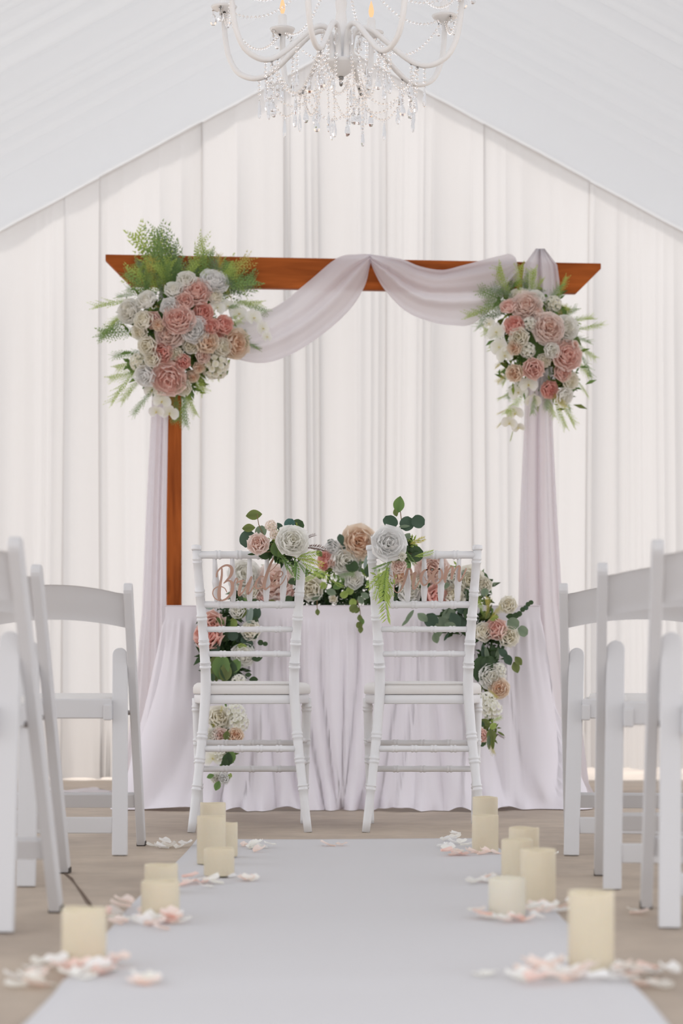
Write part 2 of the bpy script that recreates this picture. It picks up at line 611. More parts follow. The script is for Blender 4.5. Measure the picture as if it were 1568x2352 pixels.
def make_chiavari(label):
    t = thing('chiavari_chair', label, 'chair', group='chiavari chairs at the sweetheart table')
    RB, RF = -0.205, 0.215
    bk = lambda z: interp(z, [0, .45, .92], [-.235, -.18, -.27])      # depth of the back posts by height
    bx = lambda z: interp(z, [0, .22, .45, .55, .92], [.19, .164, .144, .145, .172])
    for s in (-1, 1):
        m = MB()
        pts = smooth_path([(s * bx(z), bk(z), z) for z in (0, .12, .25, .38, .48, .6, .76, .92)], 3)
        poly(m, pts, lambda z: interp(z, [0, .45, .6, .92], [.0135, .0175, .0165, .0140]), (.145, .235, .315, .545, .62, .70, .78, .885))
        m.build('back_post', M_chair, t)
        m = MB()
        m.lathe([(0.0155, 0), (0.017, .004), (0.017, .012), (0.0145, .016), (0.003, .018)], (s * bx(.92), bk(.92), .917), 14)
        m.build('post_cap', M_chair, t)
        m = MB()
        pts = [(s * .180, RF + .012, 0), (s * .186, RF, .25), (s * .190, RF - .01, .435)]
        poly(m, pts, lambda z: interp(z, [0, .43], [.0125, .0165]), (.13, .22, .285, .40))
        m.build('front_leg', M_chair, t)
        for z in (.30, .225):
            m = MB()
            ya, yb = bk(z), RF
            bamboo(m, (s * bx(z), ya, z), (s * .186, yb, z - .012), .0085, (.3, .6))
            m.build('side_stretcher', M_chair, t)
    for z, nm, r in ((.902, 'top_rail', .0125), (.742, 'back_rail', .0115), (.662, 'back_rail', .0095), (.582, 'back_rail', .0095)):
        m = MB()
        bamboo(m, (-bx(z), bk(z), z), (bx(z), bk(z), z), r, (.2, .4, .6, .8))
        m.build(nm, M_chair, t)
    for i in range(5):
        u = (i - 2) * .0535
        m = MB()
        a, b = Vector((u, bk(.745), .745)), Vector((u * 1.06, bk(.90), .90))
        prof = [(0, .007), (.12, .009), (.3, .0115), (.36, .0105), (.42, .0125), (.46, .0125), (.52, .0105), (.8, .008), (1, .0062)]
        m.tube([a.lerp(b, q) for q, _ in prof], [r for _, r in prof], 10)
        m.build('spindle', M_chair, t)
    m = MB()
    bamboo(m, (-bx(.272), bk(.272), .272), (bx(.272), bk(.272), .272), .0105, (.2, .4, .6, .8))
    m.build('rear_stretcher', M_chair, t)
    for z in (.28, .19):
        m = MB()
        bamboo(m, (-.184, RF, z), (.184, RF, z), .0105, (.25, .5, .75))
        m.build('front_stretcher', M_chair, t)

    def slab(z0, z1, inset, nseg=7, crown=0.0, name='x', mat=None):
        m = MB()
        cs = [(-.150 + inset, bk(.45) + .0 + inset), (.150 - inset, bk(.45) + inset), (.203 - inset, RF + .02 - inset), (-.203 + inset, RF + .02 - inset)]
        rad = .035
        loop = []
        n = len(cs)
        for i in range(n):
            p, a, b = Vector(cs[i]), Vector(cs[i - 1]), Vector(cs[(i + 1) % n])
            d1, d2 = (a - p).normalized(), (b - p).normalized()
            for k in range(nseg):
                q = k / (nseg - 1)
                loop.append((p + d1 * rad).lerp(p, q).lerp(p.lerp(p + d2 * rad, q), q))
        c = sum(loop, Vector((0, 0))) / len(loop)
        rows = [(z0, .985), (z0 + .004, 1), (z1 - .012 if crown else z1 - .004, 1.0), (z1 - .004 if crown else z1, .985)]
        if crown:
            rows += [(z1 + crown * .4, .93), (z1 + crown * .8, .7), (z1 + crown, .35)]
        vs = []
        for z, k in rows:
            vs += [Vector(((p.x - c.x) * k + c.x, (p.y - c.y) * k + c.y, z)) for p in loop]
        N = len(loop)
        fs = [(j * N + i, j * N + (i + 1) % N, (j + 1) * N + (i + 1) % N, (j + 1) * N + i) for j in range(len(rows) - 1) for i in range(N)]
        fs.append(tuple(reversed(range(N))))
        fs.append(tuple(range((len(rows) - 1) * N, len(rows) * N)))
        m.add(vs, fs)
        o = m.build(name, mat, t)
        return o
    slab(.418, .448, 0.0, name='seat_frame', mat=M_chair)
    cu = slab(.450, .484, -.004, crown=.010, name='seat_cushion', mat=M_cushion)
    pp = MB()
    loop = [(-.152, bk(.45) - .002, .4845), (.152, bk(.45) - .002, .4845)]
    pp.tube(loop, .0035, 6)
    pp.build('piping', M_cushion, cu)
    return t


bride = make_chiavari('white chiavari chair on the left side, carrying the bride sign')
YR = 7.09
bride.location = (P(569, 1912, YR).x, YR + .235, 0)
bride.rotation_euler.z = math.radians(1.5)
groom = copy_tree(bride)
groom['label'] = 'white chiavari chair on the right side, carrying the groom sign'
groom.location = (P(978, 1912, YR).x, YR + .235, 0)
groom.rotation_euler.z = math.radians(-1.5)


# ------------------------------------------------------------------ script signs
def stroke(m, pts, conv, depth, y0):
    sp = crom(pts, 6)
    n = len(sp)
    L, Rr = [], []
    cs = []
    for i, p in enumerate(sp):
        a, b = sp[max(i - 1, 0)][:2], sp[min(i + 1, n - 1)][:2]
        d = b - a
        ln = math.hypot(*d) or 1
        nx, ny = -d[1] / ln, d[0] / ln
        w = p[2] / 2
        L.append((p[0] + nx * w, p[1] + ny * w))
        Rr.append((p[0] - nx * w, p[1] - ny * w))
        cs.append((d / ln, w))
    # rounded ends
    out = []
    d, w = cs[0]
    e0 = (sp[0][0] - d[0] * w * .8, sp[0][1] - d[1] * w * .8)
    d, w = cs[-1]
    e1 = (sp[-1][0] + d[0] * w * .8, sp[-1][1] + d[1] * w * .8)
    ring = [e0] + L + [e1] + Rr[::-1]
    N = len(ring)
    vs = []
    for dy in (0, depth):
        for q in ring:
            x, z = conv(*q)
            vs.append((x, y0 + dy, z))
    fs = []
    for base, flip in ((0, False), (N, True)):
        tri = [(base, base + 1, base + N - 1)]
        for i in range(n - 1):
            tri.append((base + 1 + i, base + 2 + i, base + N - 2 - i, base + N - 1 - i))
        tri.append((base + n, base + n + 1, base + n + 2))
        fs += [tuple(reversed(f)) for f in tri] if flip else tri
    for i in range(N):
        fs.append((i, i + N, (i + 1) % N + N, (i + 1) % N))
    m.add(vs, fs)


BRIDE = {
    'B': [[(230, 360, 30), (228, 480, 38), (205, 620, 45), (182, 760, 60), (180, 860, 65), (185, 930, 38)],
          [(185, 935, 22), (110, 900, 18), (66, 820, 18), (82, 740, 18), (150, 690, 18), (220, 685, 18), (285, 720, 18), (318, 785, 16)],
          [(135, 510, 28), (150, 420, 28), (220, 340, 30), (310, 300, 35), (390, 330, 50), (410, 410, 60), (380, 500, 45), (310, 575, 25), (262, 625, 13)],
          [(262, 625, 13), (340, 580, 25), (402, 605, 50), (422, 700, 60), (395, 810, 55), (330, 890, 40), (250, 930, 28), (185, 938, 22)]],
    'r': [[(428, 660, 20), (462, 580, 20), (490, 535, 20), (512, 560, 22), (495, 620, 18)],
          [(490, 625, 16), (530, 600, 28), (590, 580, 40), (630, 570, 14)],
          [(590, 585, 40), (572, 640, 55), (552, 730, 60), (540, 810, 55), (552, 845, 35), (600, 790, 26), (650, 710, 20), (700, 610, 18)]],
    'i': [[(765, 510, 40), (735, 590, 55), (705, 690, 58), (690, 775, 52), (700, 815, 36), (745, 775, 26), (790, 700, 20), (845, 620, 18)]],
    'd': [[(985, 505, 20), (920, 510, 25), (865, 570, 34), (838, 650, 42), (855, 720, 30), (910, 712, 22), (970, 680, 24), (1000, 600, 26)],
          [(1275, 160, 35), (1240, 130, 30), (1170, 170, 32), (1110, 270, 42), (1060, 400, 52), (1012, 550, 60), (990, 660, 60), (1005, 730, 40), (1060, 705, 24), (1120, 640, 20), (1172, 560, 18)],
          [(1275, 160, 34), (1268, 215, 20), (1200, 310, 13), (1120, 395, 12), (1062, 430, 12)]],
    'e': [[(1150, 600, 18), (1235, 540, 16), (1310, 485, 17), (1322, 430, 20), (1272, 407, 22), (1215, 450, 36), (1180, 530, 55), (1172, 620, 52), (1212, 668, 28), (1290, 645, 20), (1352, 565, 18), (1385, 480, 14)],
          [(1230, 545, 10), (1265, 500, 12), (1300, 520, 10)]],
}
GROOM = {
    'G': [[(235, 225, 34), (205, 300, 48), (185, 380, 45), (190, 460, 34), (212, 522, 20), (262, 540, 15), (322, 515, 15), (372, 460, 20), (402, 400, 26)],
          [(436, 190, 12), (425, 270, 12), (380, 350, 14), (300, 410, 16), (215, 448, 18)],
          [(420, 345, 34), (398, 430, 48), (370, 530, 46), (340, 625, 36), (308, 702, 22), (250, 755, 16), (197, 725, 15), (187, 650, 14), (222, 575, 14), (282, 565, 14), (322, 600, 12)],
          [(50, 395, 12), (105, 448, 14), (160, 482, 12)]],
    'r': [[(412, 350, 24), (462, 352, 30), (482, 400, 28), (470, 455, 22), (510, 430, 22), (552, 405, 30)],
          [(552, 410, 40), (537, 480, 50), (518, 580, 50), (515, 680, 40), (545, 685, 24), (590, 610, 20), (640, 510, 18)]],
    'o': [[(755, 360, 24), (695, 388, 40), (650, 470, 52), (648, 560, 44), (692, 628, 26), (752, 600, 28), (796, 520, 34), (800, 430, 30), (770, 370, 26), (740, 362, 24)],
          [(700, 480, 12), (740, 548, 13), (800, 540, 13), (850, 490, 12)]],
    'o.': [[(965, 348, 24), (902, 380, 40), (852, 460, 52), (852, 550, 44), (902, 600, 24), (962, 570, 28), (1005, 490, 32), (1006, 410, 28), (978, 356, 26), (948, 350, 24)],
           [(910, 460, 12), (950, 522, 13), (1010, 520, 13), (1050, 460, 12)]],
    'm': [[(1090, 308, 32), (1070, 400, 50), (1052, 500, 50), (1062, 578, 38)],
          [(1062, 560, 26), (1092, 430, 28), (1130, 345, 28), (1185, 308, 30)],
          [(1192, 315, 38), (1180, 420, 45), (1170, 520, 40)],
          [(1172, 510, 24), (1220, 380, 26), (1265, 315, 28), (1308, 298, 30)],
          [(1312, 308, 38), (1300, 420, 50), (1295, 530, 46), (1315, 555, 30), (1352, 500, 28), (1392, 420, 26), (1420, 340, 22)]],
}


def sign(letters, ox, oy, sc, label, Y):
    base = P(ox + 800 / sc, oy + 900 / sc, Y)
    t = thing('word_sign', label, 'sign', base, group='wooden script signs')

    def conv(x, y):
        p = P(ox + x / sc, oy + y / sc, Y)
        return p.x - base.x, p.z - base.z
    for i, (k, ss) in enumerate(letters.items()):
        m = MB()
        for j, st in enumerate(ss):
            stroke(m, st, conv, .005, -0.0004 * (j % 3) - .0002 * (i % 2))
        m.build('letter', M_sign, t, smooth=False)
    return t


YS = 7.04
sign(BRIDE, 480, 1260, 7.84, 'rose gold script sign reading Bride, hung on the left chiavari chair back', YS)
sign(GROOM, 880, 1260, 7.467, 'rose gold script sign reading Groom, hung on the right chiavari chair back', YS)


# ------------------------------------------------------------------ folding chairs
def make_folding(label, group):
    t = thing('folding_chair', label, 'chair', group=group)
    rotx = lambda a: Matrix.Rotation(a, 3, 'X')
    top, foot = Vector((0, -.20, .765)), Vector((0, .19, 0.0))
    d = (foot - top)
    ang = math.atan2(d.y, -d.z)
    for s in (-1, 1):
        x = s * .212
        # post: flat bar from the back top down to the front foot, rounded top
        m = MB()
        n = 8
        vs, w, th = [], .024, .042
        axis = d.normalized()
        nrm = Vector((0, axis.z, -axis.y))
        prof = []
        for q in np.linspace(0, math.pi, n):
            prof.append((-math.cos(q) * th / 2, -math.sin(q) * th / 2 + th / 2))
        L = d.length
        outline = [(a, b) for a, b in prof] + [(th / 2, L - .012), (-th / 2, L - .012)]
        N = len(outline)
        for sx in (-1, 1):
            for a, b in outline:
                p = top + axis * b + nrm * a
                vs.append((x + sx * w / 2, p.y, p.z))
        fs = [tuple(range(N)), tuple(reversed(range(N, 2 * N)))] + [(i, i + N, (i + 1) % N + N, (i + 1) % N) for i in range(N)]
        m.add(vs, fs)
        po = m.build('post', M_resin, t, smooth=False, bevel=.003)
        m = MB()
        c = foot - axis * .006
        m.box((x, c.y, .007), (w + .001, th + .002, .014))
        m.build('foot_cap', M_rubber, po, smooth=False)
        # rear leg: wider flat board with rounded top
        m = MB()
        lt, lf = Vector((s * .178, -.085, .585)), Vector((s * .190, -.205, 0))
        w2, th2 = .043, .022
        ax2 = (lf - lt).normalized()
        side = Vector((1, 0, 0))
        n2 = ax2.cross(side).normalized()
        prof = [(-math.cos(q) * w2 / 2, -math.sin(q) * w2 * .5 + w2 * .5) for q in np.linspace(0, math.pi, 10)]
        outline = prof + [(w2 / 2, (lf - lt).length), (-w2 / 2, (lf - lt).length)]
        N = len(outline)
        vs = []
        for k in (-1, 1):
            for a, b in outline:
                p = lt + ax2 * b + side * a + n2 * k * th2 / 2
                vs.append((p.x, p.y, max(p.z, 0)))
        fs = [tuple(range(N)), tuple(reversed(range(N, 2 * N)))] + [(i, i + N, (i + 1) % N + N, (i + 1) % N) for i in range(N)]
        m.add(vs, fs)
        m.build('rear_leg', M_resin, t, smooth=False, bevel=.003)
        # pivot pin between leg and post
        m = MB()
        pz = .535
        q = (0.765 - pz) / .765
        py = -.20 + .39 * q
        m.tube([(s * .192, py, pz), (s * .205, py, pz)], .006, 10)
        m.build('pivot_pin', M_steel, t)
        m = MB()
        q = (0.765 - .40) / .765
        m.tube([(s * .190, -.20 + .39 * q, .40), (s * .206, -.20 + .39 * q, .40)], .007, 10)
        m.build('pivot_pin', M_steel, t)
        # seat side rail
        m = MB()
        m.box((s * .150, .02, .412), (.024, .37, .045), rotx(math.radians(3)))
        m.build('seat_rail', M_resin, t, smooth=False, bevel=.004)
    # curved, arched back slat
    m = MB()

    def slat(front):
        def fn(u, v):
            x = lerp(-.2, .2, u)
            k = 1 - (2 * u - 1) ** 2
            z = lerp(.645 + .022 * k, .735 + .026 * k, v)
            q = (.765 - z) / .765
            y = -.20 + .39 * q - .022 * k + (.0 if front else .016)
            return (x, y - .004, z)
        return fn
    m.grid(slat(True), 20, 4)
    o1 = len(m.v)
    m.grid(slat(False), 20, 4)
    nu, nv = 20, 4
    idx = lambda i, j: j * (nu + 1) + i
    border = [(i, 0) for i in range(nu)] + [(nu, j) for j in range(nv)] + [(nu - i, nv) for i in range(nu)] + [(0, nv - j) for j in range(nv)]
    for k in range(len(border)):
        a, b = border[k], border[(k + 1) % len(border)]
        m.f.append((idx(*a), idx(*b), idx(*b) + o1, idx(*a) + o1))
    m.build('back_slat', M_resin, t, bevel=.003)
    # padded seat with a deep rear apron
    m = MB()
    m.box((0, .025, .437), (.30, .36, .020), rotx(math.radians(3)))
    m.build('seat_pad', M_cushion, t, bevel=.008)
    m = MB()
    m.box((0, -.145, .413), (.322, .022, .056))
    m.build('seat_apron', M_resin, t, smooth=False, bevel=.004)
    m = MB()
    m.box((0, .2, .415), (.322, .022, .05))
    m.build('seat_apron', M_resin, t, smooth=False, bevel=.004)
    m = MB()
    m.box((0, -.187, .085), (.336, .018, .046))
    m.build('rear_stretcher', M_resin, t, smooth=False, bevel=.003)
    m = MB()
    q = (0.765 - .14) / .765
    m.box((0, -.20 + .39 * q, .14), (.40, .018, .045), rotx(.4))
    m.build('front_stretcher', M_resin, t, smooth=False, bevel=.003)
    return t


f0 = make_folding('white folding chair on the left, in the row nearest the flower arch', 'folding chairs facing the arch')
spots = [
    (P(325, 1942, 6.51), -.4, 1, None),
    (P(150, 2005, 5.56), -3.0, 1, 'white folding chair on the left, in the middle row behind the first'),
    (P(130, 2095, 4.60), -4.5, 1, 'white folding chair on the left, in the row nearest the camera, cut by the frame'),
    (P(1305, 1942, 6.51), -8.0, -1, 'white folding chair on the right, in the row nearest the flower arch'),
    (P(1375, 2010, 5.49), -5.5, -1, 'white folding chair on the right, in the middle row behind the first'),
    (P(1483, 2085, 4.68), -4.5, -1, 'white folding chair on the right, in the row nearest the camera, cut by the frame'),
]
for i, (fp, rot, sd, lab) in enumerate(spots):
    o = f0 if i == 0 else copy_tree(f0)
    if lab:
        o['label'] = lab
    a = math.radians(rot)
    off = Matrix.Rotation(a, 3, 'Z') @ Vector((sd * .212, .19, 0))
    o.location = (fp.x - off.x, fp.y - off.y, 0)
    o.rotation_euler.z = a

# ------------------------------------------------------------------ sweetheart table
TY0, TY1, TX0, TX1, TZ = 8.60, 9.20, -0.686, 0.775, 0.79
tb = thing('sweetheart_table', 'rectangular folding table hidden under the gathered white skirt', 'table', ((TX0 + TX1) / 2, (TY0 + TY1) / 2, 0))
m = MB()
m.box((0, 0, TZ - .025), (TX1 - TX0 - .02, TY1 - TY0 - .02, .03))
m.build('tabletop', M_tabletop, tb, smooth=False, bevel=.006)
for sx in (-1, 1):
    for sy in (-1, 1):
        m = MB()
        m.tube([(sx * .6, sy * .22, 0), (sx * .6, sy * .22, TZ - .04)], .014, 10)
        m.build('leg', M_steel, tb)

sk = MB()
per = []
BK = 0.03
path = [(TX0 - .005, TY1), (TX0 - .005, TY0), (TX1 + .005, TY0), (TX1 + .005, TY1)]
segs = []
for i in range(3):
    a, b = Vector(path[i]), Vector(path[i + 1])
    n = int((b - a).length / .0055)
    dirn = (b - a).normalized()
    nrm = Vector((dirn.y, -dirn.x))
    if i == 0:
        nrm = Vector((-1, 0))
    elif i == 1:
        nrm = Vector((0, -1))
    else:
        nrm = Vector((1, 0))
    for k in range(n):
        segs.append((a.lerp(b, k / n), nrm))
# blend normals round the corners
NN = len(segs)
nr = [segs[i][1] for i in range(NN)]
for _ in range(3):
    nr = [(sum((nr[min(max(i + d, 0), NN - 1)] for d in range(-9, 10)), Vector((0, 0)))) for i in range(NN)]
    nr = [v.normalized() for v in nr]
q = random.Random(21)
big = []
sx_ = 0.02
while sx_ < 2.7:
    big.append((sx_, q.uniform(.016, .05), q.uniform(.5, 1.3), q.choice([.25, .4, 1, 2.2])))
    sx_ += q.uniform(.045, .15)
fine = [(k_ * .022 + q.uniform(-.008, .008), q.uniform(.0055, .010), q.uniform(.4, 1.2)) for k_ in range(125)]
tl = [0, .03, .06, .075, .1, .14, .2, .3, .4, .5, .6, .7, .78, .85, .9, .94, .97, .985, 1.0]
vs = []
for j, t in enumerate(tl):
    for i, (p, _) in enumerate(segs):
        s = i * .0055
        n = nr[i]
        front = abs(n.y)
        side = abs(n.x)
        fl_ = (.36 * front + .10 * side * (1 if n.x > 0 else .6)) * (t ** 1.7)
        d = 0
        for c, w, a, sk_ in big:
            e = (s + .16 * (t - .4) * math.sin(c * 9 + 1) * min(1, t * 2) - c) / w
            if abs(e) < 5:
                d -= a * math.exp(-abs(e) * (sk_ if e > 0 else 1)) * (1.1 if e > 0 else 1.1)
        f = 0
        if t > .07:
            for c, w, a in fine:
                e = (s - c) / w
                if abs(e) < 3:
                    f += a * math.exp(-e * e)
        gath = max(0, min(1, (t - .06) / .05)) * max(.12, 1 - 1.6 * t)
        out = .006 + fl_ + max(-1.6, d + .5) * (.014 + .070 * t ** .7) * max(.0, min(1, (t - .05) / .2)) + f * .016 * gath
        z = TZ + .004 - (TZ + .002) * (t ** (1.0))
        if t > .9:
            z = max(z, .004 + .014 * max(0, math.sin(s * 23 + 2 * math.sin(s * 7))) * (1 if t == 1 else .4))
            out += (.035 * max(0, math.sin(s * 31 + 3 * math.sin(s * 5))) + .02 * math.sin(s * 83 + 2 * math.sin(s * 13))) * ((t - .9) * 10)
        vs.append((p.x + n.x * out, p.y + n.y * out, z))
fs = [(j * NN + i, j * NN + i + 1, (j + 1) * NN + i + 1, (j + 1) * NN + i) for j in range(len(tl) - 1) for i in range(NN - 1)]
sk.add(vs, fs)
sko = sk.build('table_skirt', M_skirt)
tag(sko, 'white gathered satin table skirt pooling on the concrete behind the two chiavari chairs', 'table skirt')
m = MB()
m.grid(lambda u, v: (lerp(TX0 - .012, TX1 + .012, u), lerp(TY0 - .008, TY1, v), TZ + .004 + .0012 * math.sin(u * 30) * math.sin(v * 9)), 30, 10)
tag(m.build('tablecloth', M_skirt, solid=.003), 'flat white cloth covering the top of the skirted table', 'tablecloth')

# ------------------------------------------------------------------ wedding arch
AL, AR = P(242, 584, 9.40), P(1380, 605, 9.60)
ax = AR - AL
arot = math.atan2(ax.y, ax.x)
AZ = AL.z
arch = thing('wedding_arch', 'reddish brown cedar wedding arch standing behind the skirted table', 'arch', (AL.x, AL.y, 0), arot)
BL = math.hypot(ax.x, ax.y)
BH = .134
m = MB()
out = [(0, AZ), (BL, AZ), (BL, AZ - .024), (BL - .110, AZ - BH), (.110, AZ - BH), (0, AZ - .024)]
vs = [(x, 0, z) for x, z in out] + [(x, .04, z) for x, z in out]
N = len(out)
m.add(vs, [tuple(reversed(range(N))), tuple(range(N, 2 * N))] + [(i, (i + 1) % N, (i + 1) % N + N, i + N) for i in range(N)])
m.build('beam', M_wood, arch, smooth=False, bevel=.003)
ca, sa = math.cos(arot), math.sin(arot)


def arch_local_x(px, py):
    """distance along the beam of the point that shows at photo column px"""
    k = (px - CX) / FPX
    return (k * AL.y - AL.x) / (ca - k * sa)


for px in (400, 1238):
    u = arch_local_x(px, 1000)
    m = MB()
    m.box((u, .04 + .045 + .001, (AZ - .03) / 2), (.066, .09, AZ - .03))
    po = m.build('post', M_wood_upright, arch, smooth=False, bevel=.003)
    for dz in (-.035, -.095):
        m = MB()
        m.tube([(u, -.004, AZ + dz), (u, .02, AZ + dz)], .006, 8)
        m.build('bolt', M_steel, arch)
    m = MB()
    m.box((u, .086, .03), (.09, .5, .04))
    m.build('foot', M_wood, arch, smooth=False, bevel=.004)


def AP(px, py, dy=0.0):
    """world point on the arch plane (dy towards the camera negative) behind photo point"""
    u = arch_local_x(px, py)
    Y = AL.y + sa * u + dy
    return P(px, py, Y)


def swag(upper, lower, label, nfold, seed, bulge=.05):
    U, L = crom(upper, 8), crom(lower, 8)
    nu, nv = 48, 26
    U = [U[int(round(i * (len(U) - 1) / nu))] for i in range(nu + 1)]
    L = [L[int(round(i * (len(L) - 1) / nu))] for i in range(nu + 1)]
    qq = random.Random(seed)
    phs = [qq.uniform(0, 6) for _ in range(3)]

    def fn(u, v):
        i = int(round(u * nu))
        a, b = U[i], L[i]
        x, y = lerp(a[0], b[0], v), lerp(a[1], b[1], v)
        mid = math.sin(math.pi * u)
        dp = -.035 - bulge * math.sin(math.pi * min(1, v * 1.1)) * (.4 + .6 * mid) \
            - (.016 * math.sin(v * nfold * 6.28 + phs[0] + u * .8) + .009 * math.sin(v * nfold * 11 + phs[1])) * (.35 + .65 * mid)
        return AP(x, y, dp)
    m = MB()
    m.grid(fn, nu, nv)
    return tag(m.build('arch_swag', M_chiffon), label, 'drape')


swag([(852, 584), (822, 584), (775, 592), (710, 645), (640, 700), (575, 730), (520, 745), (470, 735)],
     [(853, 592), (848, 615), (836, 660), (800, 715), (735, 772), (660, 818), (590, 834), (500, 812)],
     'white chiffon swag sweeping down from the beam middle to the left flowers', 2.4, 5)
swag([(845, 584), (880, 588), (925, 596), (965, 612), (1015, 620), (1060, 610), (1105, 598), (1145, 588), (1170, 583), (1184, 592)],
     [(846, 590), (862, 630), (885, 668), (930, 714), (985, 738), (1040, 747), (1095, 738), (1195, 640)],
     'white chiffon swag looping from the beam middle to the right flowers', 2.6, 9)


def leg_drape(rows, label, seed, puddle):
    """rows: (py, xl, xr) down the front of the beam; the cloth first comes over from behind"""
    qq = random.Random(seed)
    folds = [(qq.uniform(0, 1), qq.uniform(.03, .11), qq.uniform(-1, 1)) for _ in range(22)]
    nu = 70
    pts = []
    ctr = rows[0]
    for z, dy in ((AZ - .5, .17), (AZ - .15, .16), (AZ - .02, .15), (AZ + .02, .12)):
        pts.append([('w', lerp(ctr[1], ctr[2], i / nu), z, dy, i / nu) for i in range(nu + 1)])
    for py in list(np.linspace(rows[0][0], rows[-1][0], 34)):
        xl_ = interp(py, [r[0] for r in rows], [r[1] for r in rows])
        xr_ = interp(py, [r[0] for r in rows], [r[2] for r in rows])
        dyb = interp(py, [r[0] for r in rows], [r[3] for r in rows])
        pts.append([('p', lerp(xl_, xr_, i / nu), py, dyb, i / nu) for i in range(nu + 1)])
    vs = []
    for row in pts:
        for kind, x, y, dy, u in row:
            f = sum(a * math.exp(-((u - c) / w) ** 2) for c, w, a in folds) * .028
            if kind == 'w':
                p = AP(x, 600, dy + f * .5)
                vs.append((p.x, p.y, y))
            else:
                p = AP(x, y, dy - .01 + f - .012)
                vs.append((p.x, p.y, max(p.z, .004 + .01 * abs(math.sin(u * 17)))))
    # puddle
    last = vs[-(nu + 1):]
    for k, (dx, dy) in enumerate(puddle):
        for i in range(nu + 1):
            x, y, z = last[i]
            u = i / nu
            vs.append((x + dx * (1 - u if dx < 0 else u), y - dy * (1 + .25 * math.sin(u * 21)), .004 + .012 * abs(math.sin(u * 19 + k)) * (1 if k < len(puddle) - 1 else .3)))
    nr_ = len(vs) // (nu + 1)
    m = MB().add(vs, [(j * (nu + 1) + i, j * (nu + 1) + i + 1, (j + 1) * (nu + 1) + i + 1, (j + 1) * (nu + 1) + i) for j in range(nr_ - 1) for i in range(nu)])
    return tag(m.build('arch_drape', M_chiffon), label, 'drape')


leg_drape([(571, 1230, 1250, -.02), (573, 1221, 1260, -.028), (577, 1213, 1268, -.034), (586, 1207, 1274, -.04), (600, 1203, 1278, -.045), (650, 1199, 1285, -.05), (690, 1200, 1286, -.05), (800, 1205, 1280, -.05), (960, 1204, 1268, -.05), (1200, 1193, 1280, -.05), (1400, 1190, 1292, -.06), (1620, 1186, 1330, -.10), (1800, 1180, 1352, -.2)],
          'white chiffon tail falling down the right arch post to the floor', 4, [(.02, .06), (.05, .2), (.07, .34), (.07, .40)])
leg_drape([(586, 378, 396, -.03), (620, 376, 400, -.04), (700, 360, 400, -.04), (960, 346, 386, -.01), (1200, 334, 382, -.01), (1400, 326, 382, -.02), (1620, 306, 392, -.06), (1810, 272, 392, -.1)],
          'white chiffon tail falling down the left arch post to the floor', 14, [(-.10, -.08), (-.28, -.28), (-.42, -.48), (-.46, -.66)])

# ------------------------------------------------------------------ flowers and leaves: shared meshes
PAL = {
    'white': ((.95, .935, .87), (.97, .965, .945)),
    'cool': ((.95, .945, .93), (.97, .968, .965)),
    'cream': ((.955, .92, .80), (.965, .95, .90)),
    'blush': ((.95, .77, .68), (.96, .885, .85)),
    'pink': ((.94, .66, .58), (.955, .81, .76)),
    'coral': ((.93, .52, .45), (.95, .72, .66)),
    'peach': ((.95, .74, .56), (.96, .89, .80)),
}
CNAME = {'white': 'white', 'cool': 'pure white', 'cream': 'cream', 'blush': 'pale blush', 'pink': 'pink', 'coral': 'coral pink', 'peach': 'peach'}


def petal_pts(w, l, cup, curl, base_w=.35, ruff=0.0, q=None, nu=4, nv=4):
    vs = []
    for j in range(nv + 1):
        v = j / nv
        wd = w * (base_w + (1 - base_w) * math.sin(min(1, v * 1.15) * math.pi / 2)) * (1 if v < .75 else math.sqrt(max(0.0, 1 - ((v - .75) / .32) ** 2)))
        for i in range(nu + 1):
            u = 2 * i / nu - 1
            rz = (q.uniform(-1, 1) * ruff * v if q else 0)
            vs.append(Vector((u * wd, v * l * (1 - .06 * u * u), cup * u * u * w + curl * (v ** 2.2) * l + rz)))
    fs = [(j * (nu + 1) + i, j * (nu + 1) + i + 1, (j + 1) * (nu + 1) + i + 1, (j + 1) * (nu + 1) + i) for j in range(nv) for i in range(nu)]
    return vs, fs


def mixc(a, b, t):
    return tuple(lerp(x, y, max(0, min(1, t))) for x, y in zip(a, b))


def add_petal(m, vs, fs, mat, c0, c1, nv=4, nu=4):
    cols = [mixc(c0, c1, (k // (nu + 1)) / nv) for k in range(len(vs))]
    m.add([mat @ p for p in vs], fs, cols)


FCACHE = {}


